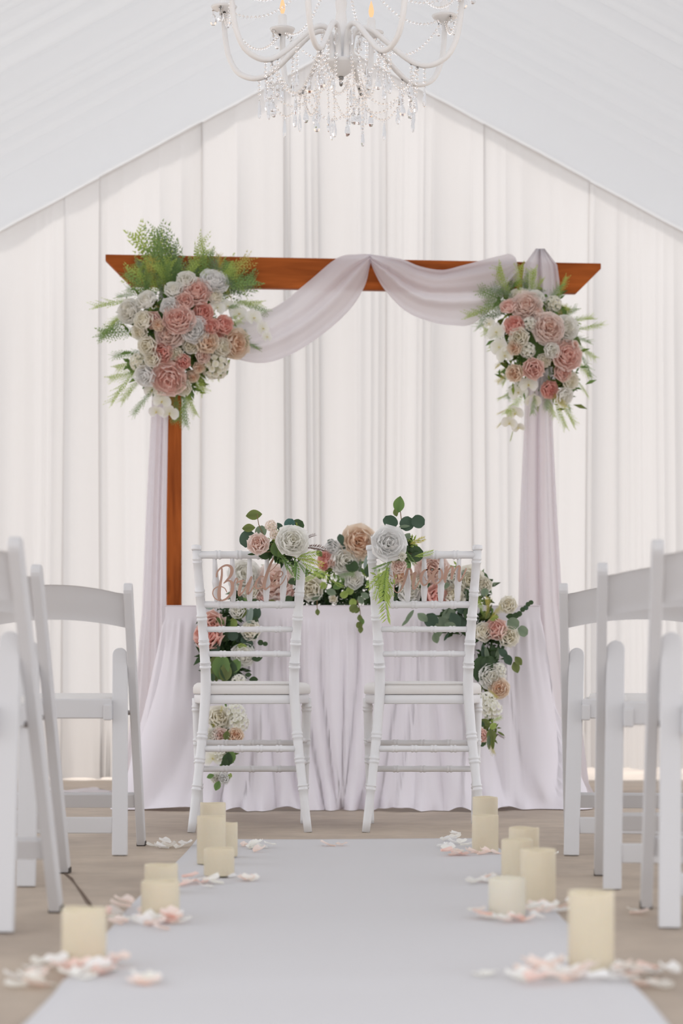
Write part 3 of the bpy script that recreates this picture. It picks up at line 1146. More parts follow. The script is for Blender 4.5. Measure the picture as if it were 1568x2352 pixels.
def flower_mesh(kind, colr, var):
    key = (kind, colr, var)
    if key in FCACHE:
        return FCACHE[key]
    q = random.Random(sum(map(ord, kind)) + var * 31 + len(colr))
    c0, c1 = PAL[colr]
    m = MB()
    if kind in ('rose', 'peony', 'bud'):
        if kind == 'rose':
            rings = [(3, .10, .14, 4), (4, .22, .24, 10), (5, .38, .34, 20), (6, .54, .42, 32), (6, .66, .48, 48)]
        elif kind == 'peony':
            rings = [(4, .10, .17, 6), (5, .20, .24, 14), (6, .32, .32, 22), (7, .46, .38, 32), (7, .58, .44, 44), (7, .68, .48, 58)]
        else:
            rings = [(3, .16, .3, 3), (4, .24, .36, 10), (4, .30, .40, 18)]
        hgt = {'rose': .42, 'peony': .40, 'bud': .75}[kind]
        for ri, (n, rad, w, tilt) in enumerate(rings):
            off = q.uniform(0, 6.28)
            t = ri / (len(rings) - 1)
            for k in range(n):
                l = hgt * (1.0 + .12 * t) * q.uniform(.92, 1.08)
                ruff = .05 if kind == 'peony' else .012
                vs, fs = petal_pts(w * q.uniform(.9, 1.1), l, .5 - .15 * t, .10 + .10 * t if kind == 'rose' else -.05 + .1 * t, .4, ruff, q)
                a = off + 6.2832 * k / n + q.uniform(-.15, .15)
                # stand the petal up (its length along z), inner face towards the axis, lean it outwards, put it on its ring
                mt = Matrix.Rotation(a, 4, 'Z') @ Matrix.Translation((0, rad * .32, -.035 * ri)) @ Matrix.Rotation(math.radians(90 - tilt - q.uniform(-4, 4)), 4, 'X')
                ca_, cb = mixc(c0, c1, t * .9), mixc(c0, c1, t * .75 + .3)
                add_petal(m, vs, fs, mt, ca_, cb)
        # green calyx
        gc = (.14, .22, .06)
        for k in range(5):
            vs, fs = petal_pts(.06, .3, .2, -.1, .6, nu=2, nv=2)
            mt = Matrix.Rotation(k * 1.2566, 4, 'Z') @ Matrix.Translation((0, .02, -.1)) @ Matrix.Rotation(math.radians(25), 4, 'X')
            m.add([mt @ p for p in vs], fs, [gc] * len(vs))
    elif kind == 'hydrangea':
        for k in range(34):
            z = 1 - 1.25 * (k + .5) / 34
            a = k * 2.39996
            r = math.sqrt(max(0, 1 - z * z))
            n = Vector((r * math.cos(a), r * math.sin(a), z))
            c = n * .40 * q.uniform(.88, 1.05)
            rot = n.to_track_quat('Z', 'Y').to_matrix().to_4x4() @ Matrix.Rotation(q.uniform(0, 1.57), 4, 'Z')
            for p in range(4):
                vs, fs = petal_pts(.09, .14, .3, .25, .4, .01, q, 2, 2)
                mt = Matrix.Translation(c) @ rot @ Matrix.Rotation(p * 1.5708, 4, 'Z') @ Matrix.Rotation(.3, 4, 'X')
                add_petal(m, vs, fs, mt, mixc(c0, (.6, .6, .3), .25), c1, 2, 2)
        m.c = m.c
        m.octa((0, 0, 0), .33, .3)
        m.c += [(.85, .85, .70)] * 6
    elif kind == 'orchid':
        for p, (ang, w, l) in enumerate(((90, .17, .46), (210, .17, .44), (330, .17, .44), (15, .30, .46), (165, .30, .46))):
            vs, fs = petal_pts(w, l, .12, .12, .45, .008, q)
            mt = Matrix.Rotation(math.radians(ang - 90), 4, 'Z') @ Matrix.Translation((0, .02, .02 if p > 2 else 0)) @ Matrix.Rotation(q.uniform(-.1, .2), 4, 'X')
            add_petal(m, vs, fs, mt, mixc(c0, (.75, .75, .45), .35), c1)
        for s in (-1, 0, 1):
            vs, fs = petal_pts(.05, .14, .4, .4, .5, nu=2, nv=2)
            mt = Matrix.Rotation(math.pi + s * .7, 4, 'Z') @ Matrix.Rotation(.8, 4, 'X') @ Matrix.Translation((0, .01, .03))
            m.add([mt @ p_ for p_ in vs], fs, [(.80, .72, .35)] * len(vs))
    me = m.mesh(kind, M_petal)
    FCACHE[key] = me
    return me


def place_flower(parent, kind, colr, pos, size, rnd, face=None):
    me = flower_mesh(kind, colr, rnd.randrange(3))
    o = link({'bud': 'rosebud'}.get(kind, kind), me, parent)
    d = Vector(face) if face else Vector((rnd.uniform(-.45, .45), -1, rnd.uniform(-.25, .5)))
    qd = d.normalized().to_track_quat('Z', 'Y') @ Quaternion((0, 0, 1), rnd.uniform(0, 6.28) if kind != 'orchid' else rnd.uniform(-.4, .4))
    o.matrix_local = Matrix.LocRotScale(Vector(pos), qd, Vector((size, size, size)))
    o['label'] = f"{CNAME[colr]} {'rosebud' if kind == 'bud' else kind}"
    return o


GREENS = {
    'bright': ((.24, .36, .07), (.52, .64, .16)),
    'mid': ((.10, .20, .06), (.28, .42, .13)),
    'grey': ((.14, .20, .12), (.27, .36, .21)),
    'gold': ((.38, .34, .06), (.66, .60, .16)),
    'brown': ((.10, .06, .05), (.22, .13, .11)),
    'dark': ((.03, .06, .03), (.06, .12, .06)),
}
LCOL = {
    'dark': ((.045, .085, .05), (.06, .11, .07)),
    'deep': ((.03, .06, .02), (.05, .10, .03)),
    'teal': ((.04, .11, .09), (.07, .16, .14)),
    'sage': ((.15, .21, .13), (.24, .31, .20)),
    'silver': ((.25, .33, .29), (.36, .44, .40)),
    'olive': ((.10, .13, .03), (.19, .24, .06)),
    'green': ((.10, .19, .05), (.18, .30, .08)),
    'lime': ((.26, .36, .06), (.40, .50, .14)),
}
NCACHE = {}


def frond_mesh(style, colr, var):
    key = (style, colr, var)
    if key in NCACHE:
        return NCACHE[key]
    q = random.Random(var * 17 + len(colr) * 3 + len(style))
    c0, c1 = GREENS[colr]
    m = MB()
    n = 12 if style == 'feather' else 17
    droop = q.uniform(.10, .3)
    bend = q.uniform(-.22, .22)
    cen = lambda t: Vector((t, bend * t * t, -droop * t * t))
    for k in range(10):
        a, b = cen(k / 10), cen((k + 1) / 10)
        w = .008 * (1 - k / 12)
        m.add([a + Vector((0, -w, .001)), a + Vector((0, w, .001)), b + Vector((0, w, .001)), b + Vector((0, -w, .001))], [(0, 1, 2, 3)], [c0, c0, c0, c0])
    for k in range(n):
        t = .10 + .88 * k / (n - 1)
        p = cen(t)
        pl = (.34 if style == 'feather' else .22) * math.sin(math.pi * min(1, .22 + .80 * (1 - t) ** .8)) * q.uniform(.85, 1.1) + .02
        for s in (-1, 1):
            ang = math.radians(58 - 22 * t + q.uniform(-7, 7)) * s
            d = Vector((math.cos(ang), math.sin(ang), q.uniform(-.25, .12)))
            nn = Vector((-d.y, d.x, 0)).normalized()
            cc = mixc(c0, c1, t * .7 + q.uniform(0, .35))
            if style == 'feather':      # rows of tiny leaflets along every branchlet
                for j in range(5):
                    r0 = (j + .3) / 5.2
                    base = p + d * pl * r0
                    ll = pl * .22 * (1.15 - r0)
                    for s2 in (-1, 1):
                        dd = (d * .75 + nn * s2 * .65).normalized() * ll * 1.25
                        ww = nn.cross(Vector((0, 0, 1))) * 0 + Vector((-dd.y, dd.x, 0)).normalized() * ll * .23
                        m.add([base, base + dd * .5 + ww, base + dd + Vector((0, 0, -.006)), base + dd * .5 - ww], [(0, 1, 2, 3)], [cc] * 4)
                base = p + d * pl * .85
                m.add([base - nn * .012, base + d * pl * .2, base + nn * .012], [(0, 1, 2)], [c1] * 3)
                m.add([p - nn * .003, p + d * pl, p + nn * .003], [(0, 1, 2)], [c0] * 3)
            else:                        # sword fern: one narrow blade per side
                w = .026 * (1.2 - .6 * t)
                m.add([p, p + d * pl * .45 + nn * w + Vector((0, 0, .006)), p + d * pl, p + d * pl * .45 - nn * w], [(0, 1, 2, 3)], [c0, cc, c1, cc])
    me = m.mesh('fern_frond', M_leaf, smooth=False)
    NCACHE[key] = me
    return me


def place_frond(parent, base, tip, style, colr, rnd, wscale=1.0, origin=Vector((0, 0, 0))):
    base, tip = Vector(base) - origin, Vector(tip) - origin
    d = tip - base
    L = d.length
    xaxis = d.normalized()
    up = Vector((rnd.uniform(-.5, .5), -1, rnd.uniform(-.2, .6)))
    y = up.cross(xaxis).normalized()
    z = xaxis.cross(y)
    rot = Matrix((xaxis, y, z)).transposed().to_quaternion()
    o = link('fern_frond', frond_mesh(style, colr, rnd.randrange(3)), parent)
    o.matrix_local = Matrix.LocRotScale(base, rot, Vector((L * .93, L * wscale, L)))
    return o


def leaf_mesh(shape, colr):
    key = ('leaf', shape, colr)
    if key in NCACHE:
        return NCACHE[key]
    c0, c1 = LCOL[colr]
    W_ = {'round': .46, 'oval': .34, 'long': .14, 'obovate': .30}[shape]
    nv, nu = 8, 4
    m = MB()
    vs, cols = [], []
    for j in range(nv + 1):
        v = j / nv
        if shape == 'obovate':
            w = W_ * math.sin(math.pi * min(1, v ** 1.5 * .98 + .015)) ** .7
        elif shape == 'round':
            w = W_ * math.sqrt(max(0, 1 - (2 * v - 1) ** 2)) ** .9
        else:
            w = W_ * math.sin(math.pi * v) ** (.8 if shape == 'oval' else .65)
        w = max(w, .008)
        for i in range(nu + 1):
            u = 2 * i / nu - 1
            vs.append((v, u * w, .10 * u * u * W_ + .10 * v * (1 - v) - .06 * v * v))
            cols.append(mixc(c0, c1, abs(u) * .6 + .3 * v))
    fs = [(j * (nu + 1) + i, j * (nu + 1) + i + 1, (j + 1) * (nu + 1) + i + 1, (j + 1) * (nu + 1) + i) for j in range(nv) for i in range(nu)]
    m.add(vs, fs, cols)
    me = m.mesh('leaf', M_leaf)
    NCACHE[key] = me
    return me


def place_leaf(parent, cx, cy, L, ang, shape, colr, Y, rnd, origin, tilt=.35):
    """leaf centred behind photo point (cx, cy), L pixels long, pointing at ang degrees (0 = right, 90 = up)"""
    ln = L * Y / FPX
    a = math.radians(ang)
    d = Vector((math.cos(a), rnd.uniform(-tilt, tilt), math.sin(a))).normalized()
    c = P(cx, cy, Y) - origin
    base = c - d * ln / 2
    up = Vector((rnd.uniform(-tilt, tilt), -1, rnd.uniform(-tilt, tilt) + .15))
    y = up.cross(d).normalized()
    z = d.cross(y)
    o = link('leaf', leaf_mesh(shape, colr), parent)
    o.matrix_local = Matrix.LocRotScale(base, Matrix((d, y, z)).transposed().to_quaternion(), Vector((ln, ln, ln)))
    return o


def stem(parent, pts, r, mat, origin, name='stem'):
    m = MB()
    m.tube([Vector(p) - origin for p in pts], r, 6)
    return m.build(name, mat, parent)


def foliage(parent, pts, colr, rnd, n, size, spread, origin):
    """the tangle of small leaves that fills the arrangement between the flowers"""
    m = MB()
    c0, c1 = LCOL[colr]
    for _ in range(n):
        b = Vector(rnd.choice(pts)) - origin
        p = b + Vector((rnd.gauss(0, spread), abs(rnd.gauss(0, spread * .4)), rnd.gauss(0, spread)))
        d = Vector((rnd.gauss(0, 1), -abs(rnd.gauss(.3, .5)), rnd.gauss(0, 1))).normalized()
        s = size * rnd.uniform(.6, 1.3)
        w = d.orthogonal().normalized() * s * .22
        nn = d.cross(w).normalized() * s * .06
        c = mixc(c0, c1, rnd.random())
        m.add([p, p + d * s * .5 + w + nn, p + d * s, p + d * s * .5 - w + nn], [(0, 1, 2), (0, 2, 3)], [c] * 4)
    return tag(m.build('foliage', M_leaf, parent, smooth=False), kind='stuff')


# ------------------------------------------------------------------ arch arrangements
def arrangement(label, center, flowers, fronds, seed, sc, ox, oy, dome, rad):
    rnd = random.Random(seed)
    c = AP(*center, -.06)
    t = thing('floral_arrangement', label, 'flowers', c, group='flower arrangements on the arch')
    m = MB()
    m.lathe([(.05, -.11), (.085, -.09), (.09, 0), (.085, .09), (.05, .11)], (0, -.005, 0), 14)
    m.build('foam_block', M_stemgreen, t)
    cpos = []
    for (x, y, d, kind, colr) in flowers:
        px, py = ox + x / sc, oy + y / sc
        rr_ = math.hypot(px - center[0], py - center[1]) / rad
        dy = -.10 - dome * max(0, 1 - rr_ * rr_) - rnd.uniform(0, .03)
        p = AP(px, py, dy)
        size = d / sc * p.y / FPX * {'rose': 1.12, 'peony': 1.12, 'hydrangea': 1.05, 'orchid': 1.05, 'bud': 1.3}[kind]
        out = Vector(((px - center[0]) / rad * .7, -1, -(py - center[1]) / rad * .6 + rnd.uniform(-.1, .3)))
        place_flower(t, kind, colr, p - c, size, rnd, out)
        if kind != 'orchid':
            cpos.append(AP(px, py, dy + .05))
    for (bx_, by_, tx, ty, style, colr, w) in fronds:
        b = AP(ox + bx_ / sc, oy + by_ / sc, -.09 - rnd.uniform(0, .03))
        tp = AP(ox + tx / sc, oy + ty / sc, -.11 - rnd.uniform(-.06, .06))
        place_frond(t, b, tp, style, colr, rnd, w, c)
    foliage(t, cpos, 'green', rnd, 420, .045, .028, c)
    foliage(t, cpos, 'lime', rnd, 160, .04, .03, c)
    foliage(t, [p_ + Vector((0, .03, 0)) for p_ in cpos], 'olive', rnd, 320, .06, .022, c)
    return t


LF = [(715, 470, 130, 'rose', 'white'), (910, 470, 165, 'peony', 'cool'), (625, 535, 120, 'rose', 'white'), (435, 610, 130, 'rose', 'white'), (310, 680, 145, 'peony', 'white'),
      (780, 545, 175, 'peony', 'pink'), (700, 610, 115, 'rose', 'pink'), (905, 575, 110, 'rose', 'cream'), (600, 650, 125, 'rose', 'cool'), (420, 750, 130, 'rose', 'cream'),
      (485, 745, 115, 'rose', 'pink'), (660, 740, 185, 'peony', 'pink'), (830, 690, 130, 'rose', 'coral'), (935, 650, 120, 'orchid', 'cool'), (1085, 700, 165, 'orchid', 'cool'),
      (1195, 725, 140, 'orchid', 'cool'), (1010, 640, 110, 'orchid', 'cool'), (975, 780, 125, 'rose', 'coral'), (880, 790, 115, 'rose', 'coral'), (770, 815, 160, 'peony', 'cool'),
      (600, 845, 170, 'peony', 'blush'), (855, 900, 150, 'rose', 'peach'), (930, 855, 100, 'rose', 'pink'), (1060, 910, 175, 'peony', 'peach'), (965, 930, 115, 'rose', 'cream'),
      (445, 920, 125, 'rose', 'cream'), (745, 920, 110, 'rose', 'cream'), (545, 965, 140, 'rose', 'coral'), (375, 1040, 135, 'hydrangea', 'cream'), (430, 1135, 140, 'rose', 'cool'),
      (690, 1035, 100, 'rose', 'coral'), (590, 1150, 200, 'peony', 'pink'), (760, 1135, 85, 'rose', 'peach'), (920, 1065, 200, 'hydrangea', 'cream'), (830, 1000, 95, 'rose', 'blush'),
      (480, 1015, 110, 'rose', 'cream'), (470, 1240, 130, 'orchid', 'cool'), (690, 1215, 110, 'rose', 'cream'), (540, 1320, 140, 'orchid', 'cool'), (595, 1405, 135, 'orchid', 'cool'),
      (500, 1395, 115, 'orchid', 'cool'), (1260, 800, 120, 'orchid', 'cool'), (1290, 860, 95, 'orchid', 'cool'), (800, 1075, 75, 'rose', 'peach'), (560, 850, 100, 'rose', 'blush'),
      (520, 780, 80, 'rose', 'peach'), (640, 980, 90, 'rose', 'cream'), (390, 820, 110, 'rose', 'cream'), (860, 800, 80, 'bud', 'coral'), (520, 1250, 90, 'hydrangea', 'white')]
LFR = []
for tx, ty, colr, w in ((390, 50, 'bright', .8), (490, 60, 'mid', .9), (625, 120, 'grey', .7), (850, 140, 'bright', .55), (1190, 300, 'gold', .7), (1235, 440, 'mid', .9), (1100, 300, 'bright', .8),
                        (990, 280, 'mid', 1), (730, 290, 'bright', .9), (560, 210, 'mid', 1.1), (450, 190, 'mid', 1.1), (430, 300, 'grey', 1), (310, 330, 'bright', .8), (290, 430, 'bright', .9), (280, 500, 'mid', .8),
                        (640, 250, 'mid', .9), (800, 300, 'mid', .9), (910, 240, 'bright', .8), (1180, 380, 'mid', .9), (1200, 500, 'grey', .7), (1060, 370, 'bright', .8), (520, 130, 'bright', .7)):
    LFR.append((lerp(700, tx, .25) + R.uniform(-60, 60), 560, tx, ty, 'feather', colr, w))
for bx_, by_, tx, ty, colr, w in ((420, 600, 60, 570, 'bright', .5), (380, 640, 150, 720, 'bright', .6), (350, 650, 85, 790, 'bright', .6), (330, 700, 95, 850, 'mid', .6), (380, 560, 200, 540, 'mid', .6),
                                  (480, 950, 190, 990, 'mid', .5), (430, 1000, 200, 1120, 'bright', .6), (420, 1040, 130, 1270, 'bright', .5), (440, 1100, 240, 1300, 'bright', .5), (500, 1200, 335, 1405, 'mid', .45), (430, 1080, 160, 1180, 'bright', .5),
                                  (450, 880, 330, 800, 'gold', .5), (700, 1180, 745, 1430, 'bright', .55), (690, 1200, 690, 1500, 'mid', .6), (650, 1250, 640, 1480, 'mid', .6), (760, 1180, 700, 1440, 'bright', .5),
                                  (1000, 560, 1300, 690, 'mid', .5), (1000, 600, 1240, 640, 'bright', .5), (1050, 860, 1250, 920, 'mid', .4), (1100, 820, 1170, 800, 'mid', .6), (780, 1130, 830, 1220, 'gold', .5), (620, 1200, 620, 1460, 'mid', .9)):
    LFR.append((bx_, by_, tx, ty, 'feather', colr, w))
for k in range(34):
    ax_, ay_ = R.uniform(330, 1150), R.uniform(330, 520)
    LFR.append((ax_ + R.uniform(-80, 80), ay_ + R.uniform(60, 200), ax_ + R.uniform(-60, 60), ay_ - R.uniform(30, 110), 'feather', R.choice(['mid', 'mid', 'bright', 'grey', 'gold']), R.uniform(.6, 1.0)))
for k in range(34):
    an, ra = R.uniform(0, 6.283), R.uniform(.8, 1.12)
    ex = 520 if math.cos(an) < 0 else 440
    LFR.append((690 + 260 * math.cos(an), 790 + 280 * math.sin(an), 690 + ex * ra * math.cos(an + R.uniform(-.15, .15)), 780 + (560 if math.sin(an) > 0 else 480) * ra * math.sin(an) * (1 - .35 * max(0, math.cos(an))), 'feather', R.choice(['mid', 'mid', 'bright', 'bright', 'gold']), R.uniform(.6, 1.0)))
for k in range(16):
    LFR.append((R.uniform(560, 900), R.uniform(620, 1000), R.uniform(450, 1000), R.uniform(560, 1150), 'feather', R.choice(['mid', 'bright', 'gold']), .7))
arrangement('large triangular flower arrangement with orchids on the left beam end', (405, 745), LF, LFR, 41, 3.136, 200, 500, .10, 150)

RF_ = [(600, 565, 150, 'peony', 'cream'), (735, 590, 150, 'rose', 'white'), (660, 650, 220, 'peony', 'blush'), (510, 665, 140, 'rose', 'pink'), (900, 620, 150, 'hydrangea', 'cream'),
       (555, 830, 165, 'rose', 'coral'), (690, 800, 130, 'hydrangea', 'white'), (850, 850, 235, 'peony', 'blush'), (1010, 845, 185, 'peony', 'white'), (600, 930, 160, 'rose', 'cream'),
       (560, 1015, 120, 'rose', 'peach'), (395, 880, 185, 'orchid', 'white'), (420, 1010, 170, 'orchid', 'white'), (670, 1035, 140, 'hydrangea', 'white'), (470, 1085, 160, 'orchid', 'white'),
       (1010, 1090, 225, 'peony', 'pink'), (880, 1040, 125, 'rose', 'white'), (810, 1130, 120, 'rose', 'cream'), (560, 1240, 140, 'rose', 'peach'), (720, 1200, 175, 'rose', 'pink'),
       (970, 1235, 150, 'rose', 'pink'), (860, 1385, 145, 'rose', 'coral'), (680, 1345, 170, 'orchid', 'cool'), (590, 1415, 180, 'orchid', 'cool'), (720, 1490, 150, 'orchid', 'cream'),
       (990, 1440, 140, 'rose', 'white'), (1040, 1310, 140, 'rose', 'cream'), (560, 1600, 165, 'orchid', 'cool'), (510, 1690, 150, 'orchid', 'white'), (590, 1730, 130, 'orchid', 'white'),
       (330, 800, 120, 'orchid', 'white'), (1060, 1000, 90, 'bud', 'blush'), (760, 700, 90, 'rose', 'blush')]
RFR = []
for bx_, by_, tx, ty, colr, w in ((560, 640, 125, 640, 'bright', .6), (560, 640, 190, 790, 'mid', .5), (560, 640, 340, 310, 'bright', .7), (560, 640, 240, 490, 'mid', .8), (560, 640, 480, 310, 'mid', .8), (600, 600, 570, 270, 'bright', .7),
                                  (650, 600, 700, 340, 'mid', .9), (700, 600, 830, 470, 'mid', .8), (900, 620, 1040, 380, 'bright', .5), (880, 620, 990, 520, 'mid', .7), (560, 640, 290, 600, 'mid', .9), (560, 660, 260, 700, 'grey', .9), (600, 600, 400, 420, 'grey', .9),
                                  (600, 620, 330, 420, 'mid', .9), (700, 560, 640, 380, 'grey', .9), (1000, 800, 1265, 690, 'bright', .5), (1000, 880, 1345, 790, 'bright', .4), (1000, 900, 1230, 930, 'mid', .5), (1080, 950, 1250, 1120, 'bright', .6),
                                  (1080, 980, 1300, 1250, 'mid', .45), (1060, 1050, 1240, 1290, 'bright', .5), (1080, 1250, 1230, 1450, 'bright', .35), (900, 1420, 1150, 1690, 'bright', .4), (900, 1420, 990, 1730, 'bright', .45), (860, 1440, 890, 1640, 'bright', .7),
                                  (840, 1400, 850, 1560, 'mid', .8), (960, 1430, 1090, 1560, 'mid', .6), (560, 1400, 400, 1490, 'bright', .35), (450, 1000, 300, 1020, 'bright', .3), (540, 1550, 400, 1600, 'gold', .3), (540, 1600, 390, 1690, 'gold', .3),
                                  (560, 1200, 390, 1230, 'bright', .3), (560, 1700, 510, 1860, 'bright', .2), (700, 900, 760, 1060, 'gold', .8), (800, 1000, 740, 900, 'gold', .8), (860, 1160, 880, 1260, 'mid', .7), (900, 760, 850, 680, 'mid', .9), (850, 960, 960, 980, 'gold', .7)):
    RFR.append((bx_, by_, tx, ty, 'feather', colr, w))
for k in range(26):
    an, ra = R.uniform(0, 6.283), R.uniform(.82, 1.12)
    RFR.append((720 + 210 * math.cos(an), 1000 + 400 * math.sin(an), 740 + 420 * ra * math.cos(an + R.uniform(-.2, .2)), 990 + 620 * ra * math.sin(an), 'feather', R.choice(['mid', 'bright', 'bright', 'gold']), R.uniform(.6, 1.0)))
arrangement('narrower drooping flower arrangement with pink peonies on the right arch post', (1230, 790), RF_, RFR, 43, 3.92, 1040, 540, .09, 120)

# ------------------------------------------------------------------ chair bouquets
def bouquet(label, base, Y, flowers, leaves, stems, fronds, fol, seed):
    rnd = random.Random(seed)
    c = P(*base, Y)
    t = thing('chair_bouquet', label, 'flowers', c, group='bouquets tied to the chiavari chairs')
    m = MB()
    m.tube([P(base[0], base[1] - 14, Y) - c, P(base[0], base[1] + 12, Y) - c], .012, 8)
    m.build('stem_bundle', M_stemgreen, t)
    m = MB()
    rail = P(base[0], 1275, 7.058) - c
    for k in range(3):
        m.tube([rail + Vector((.012 * (k - 1), .017 * math.cos(a), .017 * math.sin(a))) for a in np.linspace(0, 2 * math.pi, 15)], .004, 6, caps=False)
    m.tube([rail + Vector((0, -.017, 0)), rail * .5 + Vector((0, 0, -.01)), Vector((0, .008, 0))], .006, 6)
    m.build('ribbon_tie', M_ribbon, t)
    for (x, y, d, kind, colr, dy) in flowers:
        p = P(x, y, Y + dy)
        place_flower(t, kind, colr, p - c, d * Y / FPX * {'rose': 1.15, 'peony': 1.15, 'hydrangea': 1.1, 'orchid': 1.05, 'bud': 1.35}[kind], rnd, (rnd.uniform(-.2, .2), -1, rnd.uniform(.05, .35)))
    sprigs = {}
    for k, pts in stems.items():
        sprigs[k] = stem(t, [P(x, y, Y + .01) for x, y in pts], .0014, M_stem, c, 'eucalyptus_sprig')
    for (k, x, y, L, ang, shape, colr) in leaves:
        place_leaf(sprigs[k], x, y, L, ang, shape, colr, Y + rnd.uniform(-.005, .02), rnd, c, .3)
    for (bx_, by_, tx, ty, style, colr, w) in fronds:
        place_frond(t, P(bx_, by_, Y - .01), P(tx, ty, Y - rnd.uniform(.0, .04)), style, colr, rnd, w, c)
    for (x, y, colr, n, size, spread) in fol:
        foliage(t, [P(x, y, Y + .015)], colr, rnd, n, size, spread, c)
    return t


YQ = 6.95
bouquet('small bouquet with one pink rose and a white peony on the bride chair', (645, 1268), YQ,
        [(595, 1252, 44, 'rose', 'blush', -.03), (670, 1246, 58, 'peony', 'white', -.035), (622, 1208, 26, 'hydrangea', 'blush', 0), (630, 1228, 22, 'hydrangea', 'blush', 0)],
        [('a', 583, 1183, 38, 8, 'oval', 'olive'), ('a', 571, 1213, 31, 5, 'oval', 'olive'), ('a', 569, 1238, 42, 75, 'round', 'dark'), ('a', 599, 1221, 30, 80, 'round', 'sage'),
         ('b', 665, 1203, 27, 60, 'round', 'teal'), ('b', 683, 1207, 32, 40, 'round', 'deep'), ('b', 642, 1210, 22, 120, 'oval', 'dark'), ('b', 654, 1216, 16, 160, 'oval', 'teal'),
         ('c', 624, 1260, 40, 80, 'oval', 'deep'), ('c', 632, 1262, 34, 100, 'oval', 'green'), ('c', 655, 1272, 40, -20, 'oval', 'deep'), ('c', 608, 1276, 30, 10, 'oval', 'deep'), ('c', 579, 1273, 22, 4, 'long', 'deep'), ('c', 640, 1282, 34, -60, 'oval', 'green')],
        {'a': [(640, 1270), (610, 1240), (594, 1205), (590, 1180)], 'b': [(645, 1268), (655, 1235), (664, 1212), (680, 1200)], 'c': [(645, 1270), (630, 1265), (600, 1270)]},
        [(690, 1257, 748, 1250, 'blade', 'brown', .9), (697, 1242, 718, 1222, 'blade', 'brown', .9), (676, 1277, 730, 1272, 'blade', 'bright', 1.1), (640, 1272, 682, 1312, 'blade', 'mid', 1.1), (676, 1280, 690, 1328, 'blade', 'mid', 1.1),
         (690, 1290, 752, 1330, 'blade', 'bright', .9), (660, 1270, 720, 1292, 'blade', 'bright', .9), (682, 1290, 712, 1318, 'blade', 'mid', .9), (652, 1280, 665, 1308, 'blade', 'mid', 1), (690, 1282, 742, 1296, 'blade', 'gold', .9)],
        [(640, 1245, 'lime', 60, .02, .012), (652, 1255, 'lime', 50, .02, .012), (680, 1212, 'lime', 26, .014, .006), (660, 1272, 'deep', 90, .03, .018)], 51)
bouquet('small bouquet with tall eucalyptus leaves and a trailing fern on the groom chair', (912, 1275), YQ,
        [(890, 1250, 62, 'peony', 'cool', -.03), (920, 1281, 23, 'bud', 'white', -.02), (917, 1304, 30, 'rose', 'blush', 0.01), (905, 1285, 20, 'hydrangea', 'peach', 0.01)],
        [('a', 916, 1159, 40, 82, 'oval', 'green'), ('a', 908, 1178, 18, 110, 'oval', 'olive'), ('a', 896, 1199, 37, 125, 'round', 'dark'), ('a', 934, 1203, 36, 40, 'round', 'dark'), ('a', 960, 1198, 33, -25, 'round', 'dark'), ('a', 928, 1209, 26, 5, 'long', 'sage'), ('a', 934, 1234, 24, 52, 'oval', 'sage'),
         ('b', 953, 1273, 40, 20, 'round', 'deep'), ('b', 930, 1262, 26, 40, 'oval', 'deep'), ('b', 905, 1272, 24, 200, 'oval', 'deep'), ('b', 888, 1372, 19, -60, 'round', 'lime'), ('b', 935, 1295, 26, -50, 'oval', 'green'), ('b', 884, 1232, 12, 80, 'oval', 'sage'), ('b', 868, 1238, 9, 60, 'oval', 'sage')],
        {'a': [(914, 1275), (919, 1236), (922, 1200), (918, 1165)], 'b': [(914, 1275), (930, 1268), (945, 1272)]},
        [(940, 1250, 978, 1236, 'blade', 'gold', 1.1), (950, 1278, 994, 1273, 'blade', 'bright', 1), (902, 1286, 862, 1318, 'blade', 'mid', 1.2), (892, 1292, 862, 1420, 'blade', 'bright', .75), (892, 1305, 842, 1352, 'blade', 'bright', .9),
         (886, 1320, 898, 1372, 'blade', 'bright', .9), (890, 1300, 868, 1372, 'blade', 'bright', .9), (895, 1300, 880, 1360, 'blade', 'mid', .9), (930, 1262, 950, 1300, 'blade', 'mid', 1), (888, 1310, 850, 1372, 'blade', 'bright', .7)],
        [(930, 1262, 'deep', 80, .025, .012), (943, 1246, 'lime', 40, .018, .008), (880, 1330, 'lime', 60, .02, .018)], 52)

# ------------------------------------------------------------------ garland along the table
rg = random.Random(77)
GC = Vector((0.05, 8.72, TZ))
gar = thing('flower_garland', 'long rose and eucalyptus garland lying along the table and cascading down both sides', 'garland', GC)


def skirtY(py):
    z = HC + (HOR - py) * 8.5 / FPX
    t = max(0, min(1, (TZ - z) / TZ))
    return TY0 - .36 * t ** 1.7 - .06 - .03 * t


def gY(py, top=8.70):
    return top if py < 1388 else skirtY(py) - .03


